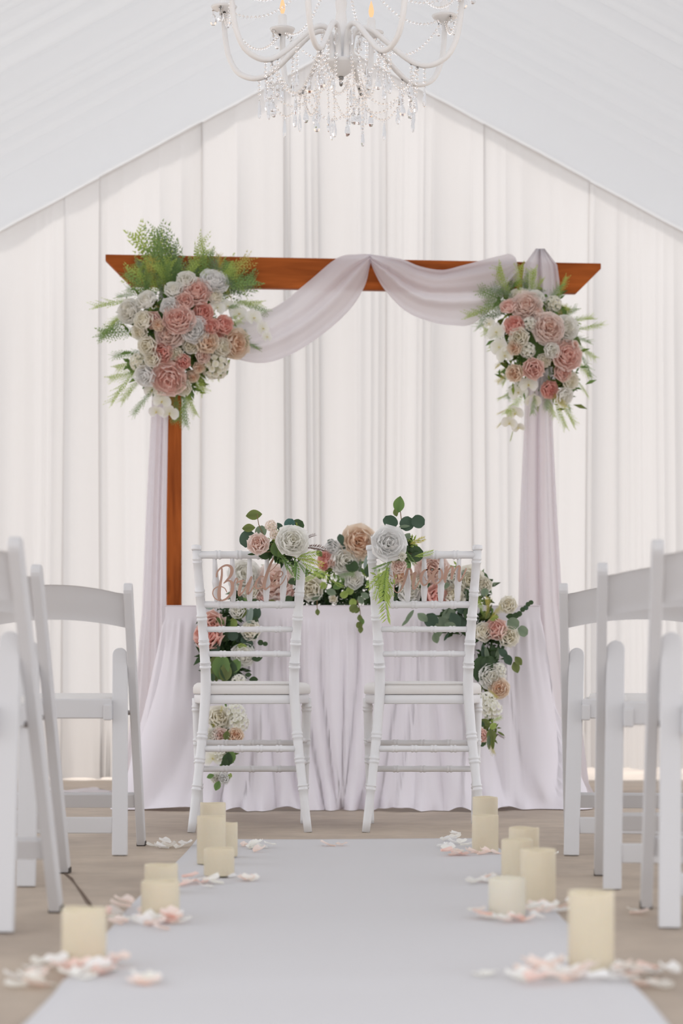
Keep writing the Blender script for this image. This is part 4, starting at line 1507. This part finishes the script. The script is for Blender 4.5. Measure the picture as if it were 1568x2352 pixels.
GF = [(822, 1246, 64, 'peony', 'peach'), (791, 1290, 54, 'peony', 'white'), (747, 1283, 28, 'rose', 'coral'), (739, 1299, 24, 'bud', 'coral'), (758, 1297, 21, 'bud', 'blush'), (715, 1352, 50, 'rose', 'cream'),
      (765, 1260, 34, 'rose', 'cool'), (812, 1335, 38, 'rose', 'white'), (632, 1342, 72, 'peony', 'blush'), (560, 1325, 62, 'peony', 'white'), (606, 1376, 34, 'rose', 'pink'), (580, 1362, 40, 'rose', 'cream'), (655, 1362, 36, 'rose', 'pink'),
      (936, 1362, 48, 'rose', 'white'), (992, 1308, 62, 'peony', 'blush'), (1000, 1372, 56, 'rose', 'coral'), (1040, 1372, 52, 'rose', 'cream'), (1078, 1335, 54, 'peony', 'cream'), (925, 1325, 44, 'rose', 'peach'), (1040, 1330, 44, 'rose', 'white'), (965, 1340, 34, 'rose', 'cream'),
      (872, 1252, 44, 'peony', 'cool'), (768, 1380, 22, 'bud', 'cream'), (1110, 1345, 34, 'rose', 'cream'),
      (1168, 1392, 36, 'rose', 'cream'), (1140, 1449, 46, 'rose', 'pink'), (1108, 1455, 40, 'rose', 'cream'), (1166, 1464, 42, 'rose', 'cream'), (1128, 1555, 48, 'peony', 'white'), (1146, 1582, 38, 'peony', 'peach'), (1118, 1612, 46, 'hydrangea', 'white'), (1128, 1630, 48, 'hydrangea', 'white'), (1103, 1690, 32, 'rose', 'pink'), (1145, 1540, 34, 'hydrangea', 'white'),
      (485, 1435, 54, 'rose', 'pink'), (482, 1465, 58, 'rose', 'coral'), (578, 1452, 40, 'rose', 'cream'), (558, 1508, 44, 'peony', 'white'), (548, 1566, 34, 'hydrangea', 'white'), (545, 1406, 30, 'rose', 'white'),
      (500, 1652, 50, 'rose', 'cream'), (540, 1640, 50, 'hydrangea', 'white'), (548, 1662, 46, 'hydrangea', 'white'), (506, 1692, 34, 'rose', 'blush'), (540, 1692, 34, 'rose', 'peach'), (488, 1742, 48, 'orchid', 'white'), (508, 1730, 40, 'hydrangea', 'white'), (495, 1786, 24, 'rose', 'white'), (515, 1788, 27, 'rose', 'cool'), (488, 1690, 30, 'rose', 'white')]
gpos = {'top': [], 'left': [], 'right': []}
for (x, y, d, kind, colr) in GF:
    Y = gY(y)
    if y < 1388:
        Y -= .03 * (y - 1240) / 140
    p = P(x, y, Y)
    if y < 1388:
        p.z = max(p.z, TZ + d * Y / FPX * .42)
    place_flower(gar, kind, colr, p - GC, d * Y / FPX * {'rose': 1.15, 'peony': 1.15, 'hydrangea': 1.08, 'orchid': 1.05, 'bud': 1.35}[kind], rg, (rg.uniform(-.3, .3), -1, rg.uniform(-.1, .35)))
    gpos['top' if y < 1388 else ('left' if x < 700 else 'right')].append(P(x, y, Y + .04))
vine_t = stem(gar, [P(x, 1380, 8.74) for x in range(530, 1140, 40)], .006, M_stemgreen, GC, 'vine')
vine_l = stem(gar, [P(x, y, gY(y) + .035) for x, y in ((520, 1386), (535, 1400), (530, 1460), (520, 1520), (520, 1600), (512, 1680), (508, 1740), (505, 1790))], .005, M_stemgreen, GC, 'vine')
vine_r = stem(gar, [P(x, y, gY(y) + .035) for x, y in ((1110, 1386), (1130, 1400), (1132, 1460), (1120, 1520), (1122, 1600), (1116, 1660), (1118, 1700))], .005, M_stemgreen, GC, 'vine')
GL = {
    'top': [(763, 1247, 26, 150, 'obovate', 'dark'), (783, 1240, 28, 105, 'obovate', 'dark'), (786, 1258, 22, 90, 'oval', 'dark'), (817, 1258, 28, 110, 'obovate', 'dark'), (808, 1301, 32, 100, 'round', 'deep'), (733, 1271, 20, 130, 'oval', 'olive'), (826, 1300, 34, 85, 'long', 'sage'),
            (840, 1290, 34, 75, 'long', 'silver'), (836, 1262, 26, 90, 'long', 'sage'), (800, 1325, 24, 20, 'oval', 'green'), (728, 1372, 26, 200, 'oval', 'sage'), (742, 1345, 18, 60, 'round', 'lime'), (760, 1360, 26, -20, 'oval', 'sage'), (775, 1345, 26, 30, 'oval', 'green'),
            (790, 1366, 20, 230, 'round', 'lime'), (803, 1357, 20, 60, 'round', 'lime'), (810, 1384, 19, 250, 'round', 'lime'), (828, 1378, 22, 300, 'oval', 'sage'), (838, 1368, 22, 330, 'oval', 'sage'), (848, 1340, 24, 60, 'oval', 'green'), (845, 1312, 26, 80, 'oval', 'deep'),
            (585, 1384, 26, 10, 'oval', 'deep'), (660, 1378, 30, 30, 'oval', 'deep'), (672, 1335, 24, 20, 'oval', 'deep'), (625, 1385, 24, 170, 'oval', 'olive'), (560, 1380, 22, 150, 'oval', 'green'), (1080, 1362, 34, 80, 'round', 'deep'), (1065, 1320, 26, 80, 'oval', 'sage'),
            (950, 1385, 26, 190, 'oval', 'sage'), (975, 1345, 28, 20, 'oval', 'deep'), (1020, 1345, 26, 10, 'oval', 'sage'), (1113, 1360, 20, 80, 'round', 'sage'), (905, 1370, 26, 200, 'oval', 'deep'), (870, 1380, 24, 220, 'oval', 'sage')],
    'left': [(483, 1397, 24, 0, 'long', 'silver'), (510, 1397, 14, 30, 'oval', 'dark'), (553, 1405, 40, 75, 'oval', 'olive'), (574, 1415, 48, 80, 'long', 'silver'), (570, 1420, 44, 95, 'long', 'silver'), (588, 1410, 36, 70, 'oval', 'dark'), (505, 1430, 28, 120, 'oval', 'green'), (520, 1430, 28, 100, 'oval', 'green'), (535, 1432, 30, 80, 'oval', 'lime'), (585, 1428, 26, 75, 'oval', 'deep'),
             (505, 1470, 26, 45, 'round', 'dark'), (518, 1462, 28, 20, 'round', 'deep'), (535, 1460, 26, 0, 'round', 'dark'), (548, 1465, 24, -20, 'round', 'dark'), (562, 1470, 22, -35, 'round', 'dark'), (572, 1478, 20, -50, 'round', 'dark'), (576, 1489, 17, -70, 'round', 'dark'), (494, 1488, 24, 220, 'round', 'dark'), (505, 1492, 24, 230, 'round', 'deep'),
             (554, 1486, 26, 10, 'oval', 'lime'), (586, 1461, 16, 60, 'round', 'deep'), (598, 1476, 14, 0, 'round', 'deep'), (609, 1479, 12, -10, 'round', 'deep'), (495, 1535, 62, 95, 'oval', 'olive'), (508, 1530, 64, 85, 'oval', 'green'), (525, 1540, 60, 95, 'oval', 'deep'), (518, 1545, 46, 80, 'oval', 'olive'), (540, 1530, 40, 60, 'oval', 'green'), (590, 1512, 26, 10, 'oval', 'deep'), (510, 1512, 24, -80, 'oval', 'sage'),
             (570, 1550, 16, 5, 'oval', 'deep'), (582, 1561, 22, 0, 'oval', 'deep'), (488, 1556, 20, 100, 'oval', 'deep'), (522, 1745, 36, 80, 'oval', 'deep'), (530, 1738, 34, 95, 'oval', 'green'), (516, 1752, 24, 60, 'oval', 'deep'), (483, 1783, 18, 200, 'oval', 'green'), (499, 1805, 24, 250, 'oval', 'green'), (528, 1782, 14, 70, 'oval', 'lime'), (520, 1690, 24, 80, 'oval', 'olive'), (484, 1632, 26, 30, 'long', 'sage')],
    'right': [(1178, 1432, 30, -25, 'round', 'sage'), (1200, 1450, 28, -30, 'round', 'sage'), (1192, 1410, 14, 40, 'round', 'deep'), (1200, 1400, 13, 60, 'round', 'deep'), (1207, 1396, 13, 0, 'round', 'dark'), (1212, 1388, 12, 60, 'round', 'deep'), (1219, 1384, 12, 10, 'round', 'deep'), (1184, 1414, 16, 200, 'round', 'deep'), (1172, 1416, 22, 180, 'oval', 'deep'),
              (1155, 1500, 28, -40, 'oval', 'dark'), (1166, 1515, 30, -60, 'oval', 'dark'), (1190, 1518, 26, -50, 'oval', 'olive'), (1184, 1533, 28, -70, 'oval', 'olive'), (1110, 1500, 44, -85, 'long', 'dark'), (1118, 1505, 40, -80, 'long', 'sage'), (1132, 1500, 40, -85, 'long', 'deep'), (1142, 1505, 34, -95, 'long', 'sage'), (1108, 1532, 52, 60, 'round', 'deep'), (1122, 1525, 40, 20, 'round', 'deep'), (1100, 1550, 36, 80, 'oval', 'deep'),
              (990, 1425, 36, -60, 'round', 'dark'), (970, 1418, 30, 140, 'oval', 'sage'), (1005, 1448, 34, -80, 'oval', 'sage'), (1020, 1432, 40, -50, 'oval', 'sage'), (1035, 1440, 34, -30, 'oval', 'sage'), (1045, 1424, 40, -60, 'oval', 'dark'), (1060, 1430, 34, -80, 'oval', 'dark'), (940, 1415, 36, 235, 'long', 'sage'), (932, 1428, 28, 225, 'long', 'sage'), (1000, 1466, 26, -70, 'oval', 'sage'), (1025, 1462, 24, -120, 'long', 'dark'), (1075, 1412, 34, -70, 'oval', 'deep'), (1060, 1400, 30, -20, 'oval', 'dark'), (1030, 1410, 36, 200, 'oval', 'sage'),
              (1135, 1420, 22, 20, 'oval', 'lime'), (1118, 1412, 22, 70, 'oval', 'olive'), (1115, 1660, 26, -40, 'oval', 'olive'), (1132, 1668, 22, 40, 'oval', 'lime'), (1128, 1690, 34, -80, 'oval', 'olive'), (1122, 1705, 36, -85, 'long', 'sage'), (1131, 1705, 34, -88, 'long', 'olive'), (1108, 1710, 16, 200, 'oval', 'deep'), (1105, 1662, 18, 150, 'oval', 'deep'), (1150, 1685, 20, -30, 'long', 'olive')],
}
for k, lst in GL.items():
    par = {'top': vine_t, 'left': vine_l, 'right': vine_r}[k]
    for (x, y, L, a, shp, colr) in lst:
        Y = (8.64 if y > 1330 else 8.68) if k == 'top' else gY(y + 12) + rg.uniform(-.02, .01)
        if k == 'top':
            Y += rg.uniform(-.03, .02)
        o = place_leaf(par, x, y, L, a, shp, colr, Y, rg, GC, .25)
# trailing vines hanging over the front edge
for pts, lv in ((((728, 1378), (728, 1395), (729, 1400)), [(729, 1406, 16, -85, 'oval', 'olive')]),
                (((820, 1378), (826, 1400), (829, 1425), (826, 1448)), [(812, 1398, 22, 215, 'round', 'olive'), (820, 1402, 16, 240, 'oval', 'olive'), (826, 1420, 18, -80, 'oval', 'olive'), (831, 1428, 17, -95, 'oval', 'green'), (825, 1436, 17, -100, 'round', 'olive'), (828, 1446, 18, -95, 'oval', 'olive')]),
                (((860, 1384), (872, 1398), (874, 1405)), [(888, 1396, 10, -60, 'oval', 'olive')])):
    v = stem(gar, [P(x, y, 8.53) for x, y in pts], .0015, M_stem, GC, 'trailing_vine')
    for (x, y, L, a, shp, colr) in lv:
        place_leaf(v, x, y, L, a, shp, colr, 8.52, rg, GC, .2)
for (bx_, by_, tx, ty, style, colr, w) in ((745, 1310, 700, 1330, 'blade', 'bright', .9), (760, 1330, 782, 1352, 'blade', 'bright', .9), (750, 1320, 790, 1330, 'feather', 'mid', 1), (775, 1320, 812, 1318, 'feather', 'mid', .9), (840, 1340, 866, 1310, 'feather', 'bright', .8), (1115, 1420, 1130, 1375, 'feather', 'gold', .9), (1120, 1425, 1152, 1400, 'feather', 'gold', .9), (1110, 1420, 1105, 1370, 'feather', 'bright', .9), (1118, 1660, 1150, 1650, 'feather', 'bright', .7), (1120, 1680, 1128, 1730, 'feather', 'gold', .6), (500, 1650, 480, 1680, 'feather', 'gold', .8), (505, 1640, 510, 1625, 'feather', 'gold', .9), (1120, 1580, 1135, 1605, 'feather', 'gold', .9), (1130, 1680, 1156, 1692, 'feather', 'brown', .5)):
    Y = 8.62 if by_ < 1388 else gY(by_) - .03
    place_frond(gar, P(bx_, by_, Y), P(tx, ty, Y - .02), style, colr, rg, w, GC)
tp = [P(x, rg.uniform(1345, 1389), 8.70) for x in range(535, 1125, 8)]
foliage(gar, tp, 'deep', rg, 620, .045, .018, GC)
foliage(gar, tp, 'sage', rg, 380, .04, .018, GC)
tp2 = [P(x, rg.uniform(1300, 1375), 8.72) for x in list(range(690, 862, 6)) + list(range(545, 690, 12)) + list(range(905, 1110, 12))]
foliage(gar, tp2, 'lime', rg, 150, .036, .012, GC)
foliage(gar, tp2, 'green', rg, 260, .042, .014, GC)
foliage(gar, [P(x, y, gY(y) + .02) for x, y in ((515, 1440), (530, 1480), (510, 1520), (530, 1545), (520, 1420), (500, 1500))], 'deep', rg, 330, .05, .028, GC)
foliage(gar, [P(x, y, gY(y) + .02) for x, y in ((505, 1650), (512, 1690), (515, 1740))], 'olive', rg, 60, .035, .016, GC)
foliage(gar, [P(x, y, gY(y) + .02) for x, y in ((1120, 1430), (1130, 1480), (1115, 1520), (1110, 1545), (1060, 1420), (1030, 1420))], 'deep', rg, 260, .045, .024, GC)
foliage(gar, [P(x, y, gY(y) + .02) for x, y in ((1115, 1420), (1125, 1665), (1120, 1690), (1115, 1590))], 'olive', rg, 120, .03, .014, GC)

# ------------------------------------------------------------------ chandelier
CY = 6.5
chl = thing('chandelier', 'white crystal chandelier hanging under the tent ridge', 'chandelier', (P(783, 100, CY).x, CY, 2.29))
Z0 = 2.29
m = MB()
m.lathe([(.004, 0.0), (.012, .003), (.030, .016), (.050, .036), (.055, .044), (.052, .048), (.02, .052), (.012, .085)], (0, 0, .005), 28)
m.build('bowl', M_lamp_white, chl)
m = MB()
m.lathe([(.001, -.026), (.005, -.022), (.006, -.012), (.004, -.008), (.008, -.004), (.008, .004), (.003, .006)], (0, 0, .003), 14)
m.build('finial', M_lamp_metal, chl)
m = MB()
m.lathe([(.017, .075), (.017, .18), (.014, .20), (.017, .22), (.017, .34), (.026, .37), (.03, .40), (.02, .43), (.012, .46), (.006, .5)], (0, 0, 0), 20)
m.build('stem', M_lamp_white, chl)
m = MB()
for k in range(22):
    z = .5 + k * .042
    ring = []
    for a in np.linspace(0, 2 * math.pi, 13):
        u, v = .009 * math.cos(a), .026 * math.sin(a)
        ring.append((u, 0, z + v + .024) if k % 2 else (0, u, z + v + .024))
    m.tube(ring, .0022, 5, caps=False)
m.build('chain', M_lamp_white, chl)
m = MB()
m.lathe([(.008, 1.405), (.05, 1.415), (.055, 1.43), (.05, 1.435)], (0, 0, 0), 20)
m.build('ceiling_canopy', M_lamp_white, chl)

ARM = [(.030, .050), (.031, .09), (.040, .135), (.062, .148), (.095, .138), (.14, .100), (.19, .055), (.235, .026), (.28, .022), (.325, .045), (.352, .095), (.364, .16), (.367, .225)]


def drop_mesh(l, w):
    m_ = MB()
    m_.lathe([(w * .12, l), (w * .35, l * .8), (w * .48, l * .45), (w * .5, l * .25), (w * .3, l * .06), (w * .05, 0)], (0, 0, -l), 6)
    m_.octa((0, 0, w * .35), w * .35, w * .35)
    return m_.mesh('crystal_drop', M_crystal, smooth=False)


DM = [drop_mesh(.036, .020), drop_mesh(.055, .012), drop_mesh(.045, .014)]


def bead_string(parent, pts, r=.0052):
    m_ = MB()
    # walk the curve and set a bead every 12 mm
    pts = [Vector(p) for p in pts]
    acc, nxt = 0, 0
    for a, b in zip(pts[:-1], pts[1:]):
        L = (b - a).length
        while nxt <= acc + L and L > 0:
            p = a.lerp(b, (nxt - acc) / L)
            m_.octa(p, r, r * 1.15)
            nxt += r * 2.5
        acc += L
    return m_.build('bead_strand', M_crystal, parent, smooth=False)


def cat(a, b, sag, n=14):
    a, b = Vector(a), Vector(b)
    return [a.lerp(b, i / n) - Vector((0, 0, sag * 4 * (i / n) * (1 - i / n))) for i in range(n + 1)]


def add_drop(parent, p, k):
    o = link('crystal_drop', DM[k], parent)
    o.location = p
    o.rotation_euler.z = R.uniform(0, 3)


arms = []
for i in range(8):
    th = math.radians(-30 + 45 * i)
    dr = Vector((math.sin(th), math.cos(th), 0))
    m = MB()
    sp = crom([(r, z) for r, z in ARM], 4)
    m.tube([dr * p[0] + Vector((0, 0, p[1])) for p in sp], .0085, 10)
    arm = m.build('arm', M_lamp_white, chl)
    c = dr * .367
    m = MB()
    m.lathe([(.009, .222), (.014, .226), (.036, .238), (.040, .245), (.036, .247), (.012, .240)], c, 18)
    m.build('drip_cup', M_lamp_white, arm)
    m = MB()
    m.lathe([(.013, .240), (.014, .245), (.0135, .285), (.011, .290), (.004, .292)], c, 14)
    m.build('candle_sleeve', M_lamp_white, arm)
    m = MB()
    m.lathe([(.004, .292), (.0075, .302), (.0085, .312), (.006, .326), (.0025, .338), (.0005, .345)], c, 10)
    m.build('flame_bulb', M_flame, arm)
    arms.append((dr, c))
for i in range(8):
    d0, c0 = arms[i]
    d1, c1 = arms[(i + 1) % 8]
    # lower garland between the arm bellies, with pendants
    a, b = d0 * .235 + Vector((0, 0, .018)), d1 * .235 + Vector((0, 0, .018))
    bs = bead_string(chl, cat(a, b, .085 + .012 * (i % 3)))
    mid = cat(a, b, .085 + .012 * (i % 3))
    add_drop(bs, mid[7] - Vector((0, 0, .008)), 1)
    add_drop(bs, mid[3] - Vector((0, 0, .008)), 0)
    add_drop(bs, mid[11] - Vector((0, 0, .008)), 2)
    # straight strings below the arm
    for rr_, ln, k in ((.215, .07, 0), (.255, .05, 1), (.15, .075, 2)):
        p = d0 * rr_ + Vector((0, 0, {.215: .03, .255: .01, .15: .085}[rr_]))
        bs = bead_string(chl, [p, p - Vector((0, 0, ln))])
        add_drop(bs, p - Vector((0, 0, ln + .008)), k)
    # inner long strings from the bowl
    p = d0 * .058 + Vector((0, 0, .06))
    q2 = d0 * .075 + Vector((0, 0, -.08 - .03 * (i % 3)))
    bs = bead_string(chl, [p, p.lerp(q2, .5) + d0 * .01, q2])
    add_drop(bs, q2 - Vector((0, 0, .008)), (1, 0, 2)[i % 3])
    q3 = d1 * .235 + Vector((0, 0, .02))
    bs = bead_string(chl, cat(d0 * .06 + Vector((0, 0, .0)), q3, .09))
    # upper garlands from cup to cup and from the stem to the cups
    bs = bead_string(chl, cat(c0 + Vector((0, 0, .24)), c1 + Vector((0, 0, .24)), .09))
    bs = bead_string(chl, cat(Vector((0, 0, .40)) + d0 * .025, c0 + Vector((0, 0, .24)), .10))
    for s in (-1, 1):
        tang = Vector((-d0.y, d0.x, 0))
        add_drop(arms and bs, c0 + tang * s * .034 + Vector((0, 0, .226)), 0)
    add_drop(bs, c0 + d0 * .034 + Vector((0, 0, .226)), 0)
    add_drop(bs, d0 * .06 + Vector((0, 0, .128)), 2)

# ------------------------------------------------------------------ pillar candles
CAND = [  # centre px, base py (gives the distance), diameter, height, label
    (489, 1946, .076, .124, 'tall ivory pillar candle at the back of the far left group', M_wax),
    (485, 1990, .076, .126, 'tall ivory pillar candle standing before the rearmost one, far left group', M_wax),
    (514, 1973, .076, .093, 'medium ivory pillar candle showing at the right edge of the far left group', M_wax),
    (503, 2018, .076, .068, 'short ivory pillar candle in front of the far left group', M_wax),
    (370, 2056, .076, .063, 'ivory pillar candle half hidden behind another in the middle left pair', M_wax),
    (368, 2115, .078, .074, 'pale ivory pillar candle at the front of the middle left pair', M_wax),
    (193, 2222, .076, .093, 'lone ivory pillar candle nearest the camera on the left runner edge', M_wax),
    (1114, 1940, .076, .136, 'tallest ivory pillar candle at the far right runner corner, partly hidden', M_wax),
    (1114, 1962, .0755, .104, 'ivory pillar candle directly in front of the tallest far right one', M_wax),
    (1203, 2014, .076, .116, 'ivory pillar candle with a clean rim at the back of the middle right group', M_wax),
    (1187, 2030, .076, .100, 'ivory pillar candle at the left of the middle right group', M_wax),
    (1235, 2085, .077, .119, 'ivory pillar candle at the front right of the middle right group', M_wax),
    (1164, 2110, .076, .076, 'short whitish pillar candle on the runner before the middle right group', M_wax_pale),
    (1357, 2238, .076, .130, 'tall ivory pillar candle nearest the camera on the right runner edge', M_wax),
]
for i, (px, py, dia, hgt, lab, mat) in enumerate(CAND):
    Y = floorY(py)
    p = P(px, py, Y)
    z0 = .008 if xl - .03 < p.x < xr + .03 else .0005
    t = thing('pillar_candle', lab, 'candle', (p.x, Y, z0), R.uniform(0, 3), 'ivory pillar candles along the runner')
    r = dia / 2
    w1, w2 = R.uniform(0, 6), R.uniform(0, 6)
    wob = lambda a, i_, w1=w1, w2=w2: (.0010 * math.sin(2 * a + w1) + .0007 * math.sin(3 * a + w2)) if i_ in (3, 4, 5, 6) else 0
    m = MB()
    m.lathe([(r * .97, 0), (r, .003), (r, hgt * .6), (r, hgt - .004), (r * .97, hgt), (r * .9, hgt - .001), (r * .86, hgt - .008), (r * .78, hgt - .016), (r * .3, hgt - .019), (.002, hgt - .019)], (0, 0, 0), 36, wob)
    m.build('wax_body', mat, t)
    m = MB()
    m.tube([(0, 0, hgt - .02), (.001, 0, hgt - .010), (.003, .001, hgt - .004)], .0014, 6)
    m.build('wick', M_wick, t)

# ------------------------------------------------------------------ scattered rose petals
def petal_mesh(colr, var):
    q = random.Random(var * 5 + 1)
    c0, c1 = PAL[colr]
    vs, fs = petal_pts(.52, 1.0, q.uniform(.15, .4), q.uniform(.05, .3), .3, .03, q, 5, 5)
    vs = [v - Vector((0, .5, 0)) for v in vs]
    mn = min(v.z for v in vs)
    vs = [v - Vector((0, 0, mn)) for v in vs]
    m_ = MB()
    m_.add(vs, fs, [mixc(c0, c1, .3 + .7 * v.y) for v in vs])
    return m_.mesh('rose_petal', M_petal)


PM = {(c, k): petal_mesh(c, k) for c in ('white', 'cool', 'blush', 'pink') for k in range(3)}
PN = {'white': 'white', 'cool': 'white', 'blush': 'pale pink', 'pink': 'rose pink'}
candle_xy = [((P(px, py, floorY(py)).x, floorY(py)), dia / 2) for px, py, dia, *_ in CAND]
CL = [  # centre px, py, spread px x, y, count, share of pink, place
    (205, 2236, 90, 22, 26, .35, 'around the nearest left candle'),
    (70, 2262, 40, 14, 8, .3, 'left of the nearest left candle, half on the concrete'),
    (330, 2270, 30, 12, 5, .6, 'on the runner right of the nearest left candle'),
    (262, 2100, 26, 22, 9, .7, 'heaped beside the middle left candle pair'),
    (370, 2122, 70, 12, 16, .4, 'around the middle left candle pair'),
    (470, 2036, 50, 8, 12, .5, 'before the far left candle group'),
    (395, 1948, 34, 8, 8, .4, 'on the concrete left of the far left candles'),
    (585, 1955, 40, 8, 8, .1, 'on the runner right of the far left candles'),
    (570, 2026, 30, 6, 4, .4, 'on the runner before the far left candles'),
    (760, 1949, 24, 3, 2, .8, 'alone near the far end of the runner'),
    (1052, 1945, 26, 16, 11, .05, 'heaped left of the tallest right candle'),
    (1090, 1970, 56, 6, 9, .6, 'around the foot of the tallest right candle'),
    (1120, 2030, 40, 8, 8, .35, 'left of the middle right candle group'),
    (1180, 2112, 60, 12, 18, .5, 'before the middle right candle group'),
    (1275, 2090, 34, 14, 8, .7, 'right of the middle right candle group'),
    (1268, 1966, 16, 4, 2, .1, 'on the concrete behind the middle right candles'),
    (1445, 2098, 30, 4, 2, .6, 'alone on the concrete by the right folding chairs'),
    (1300, 2250, 110, 22, 34, .5, 'around the nearest right candle'),
    (1470, 2250, 60, 20, 14, .45, 'right of the nearest right candle, over the runner edge'),
]
rp = random.Random(99)
for (px, py, sx, sy, n, pk, place) in CL:
    for k in range(n):
        for _try in range(20):
            x, y = rp.gauss(px, sx * .6), rp.gauss(py, sy * .6)
            if y < 1640:
                continue
            Y = floorY(y)
            p = P(x, y, Y)
            if all(math.hypot(p.x - c[0], p.y - c[1]) > rad + .026 for c, rad in candle_xy):
                break
        colr = rp.choice(['blush', 'pink', 'blush', 'blush']) if rp.random() < pk else rp.choice(['white', 'cool'])
        o = link('rose_petal', PM[(colr, rp.randrange(3))])
        s = rp.uniform(.030, .046)
        z = .0075 if xl - .02 < p.x < xr + .02 and p.y < 6.76 else .001
        if k % 3 == 2 and n > 7:
            z += rp.uniform(.004, .014)
        o.location = (p.x, Y, z)
        o.rotation_euler = (rp.uniform(-.12, .12), rp.uniform(-.12, .12), rp.uniform(0, 6.28))
        o.scale = (s, s, s)
        tag(o, f'{PN[colr]} rose petal lying {place}', 'petal', f'{PN[colr]} petals {place}')
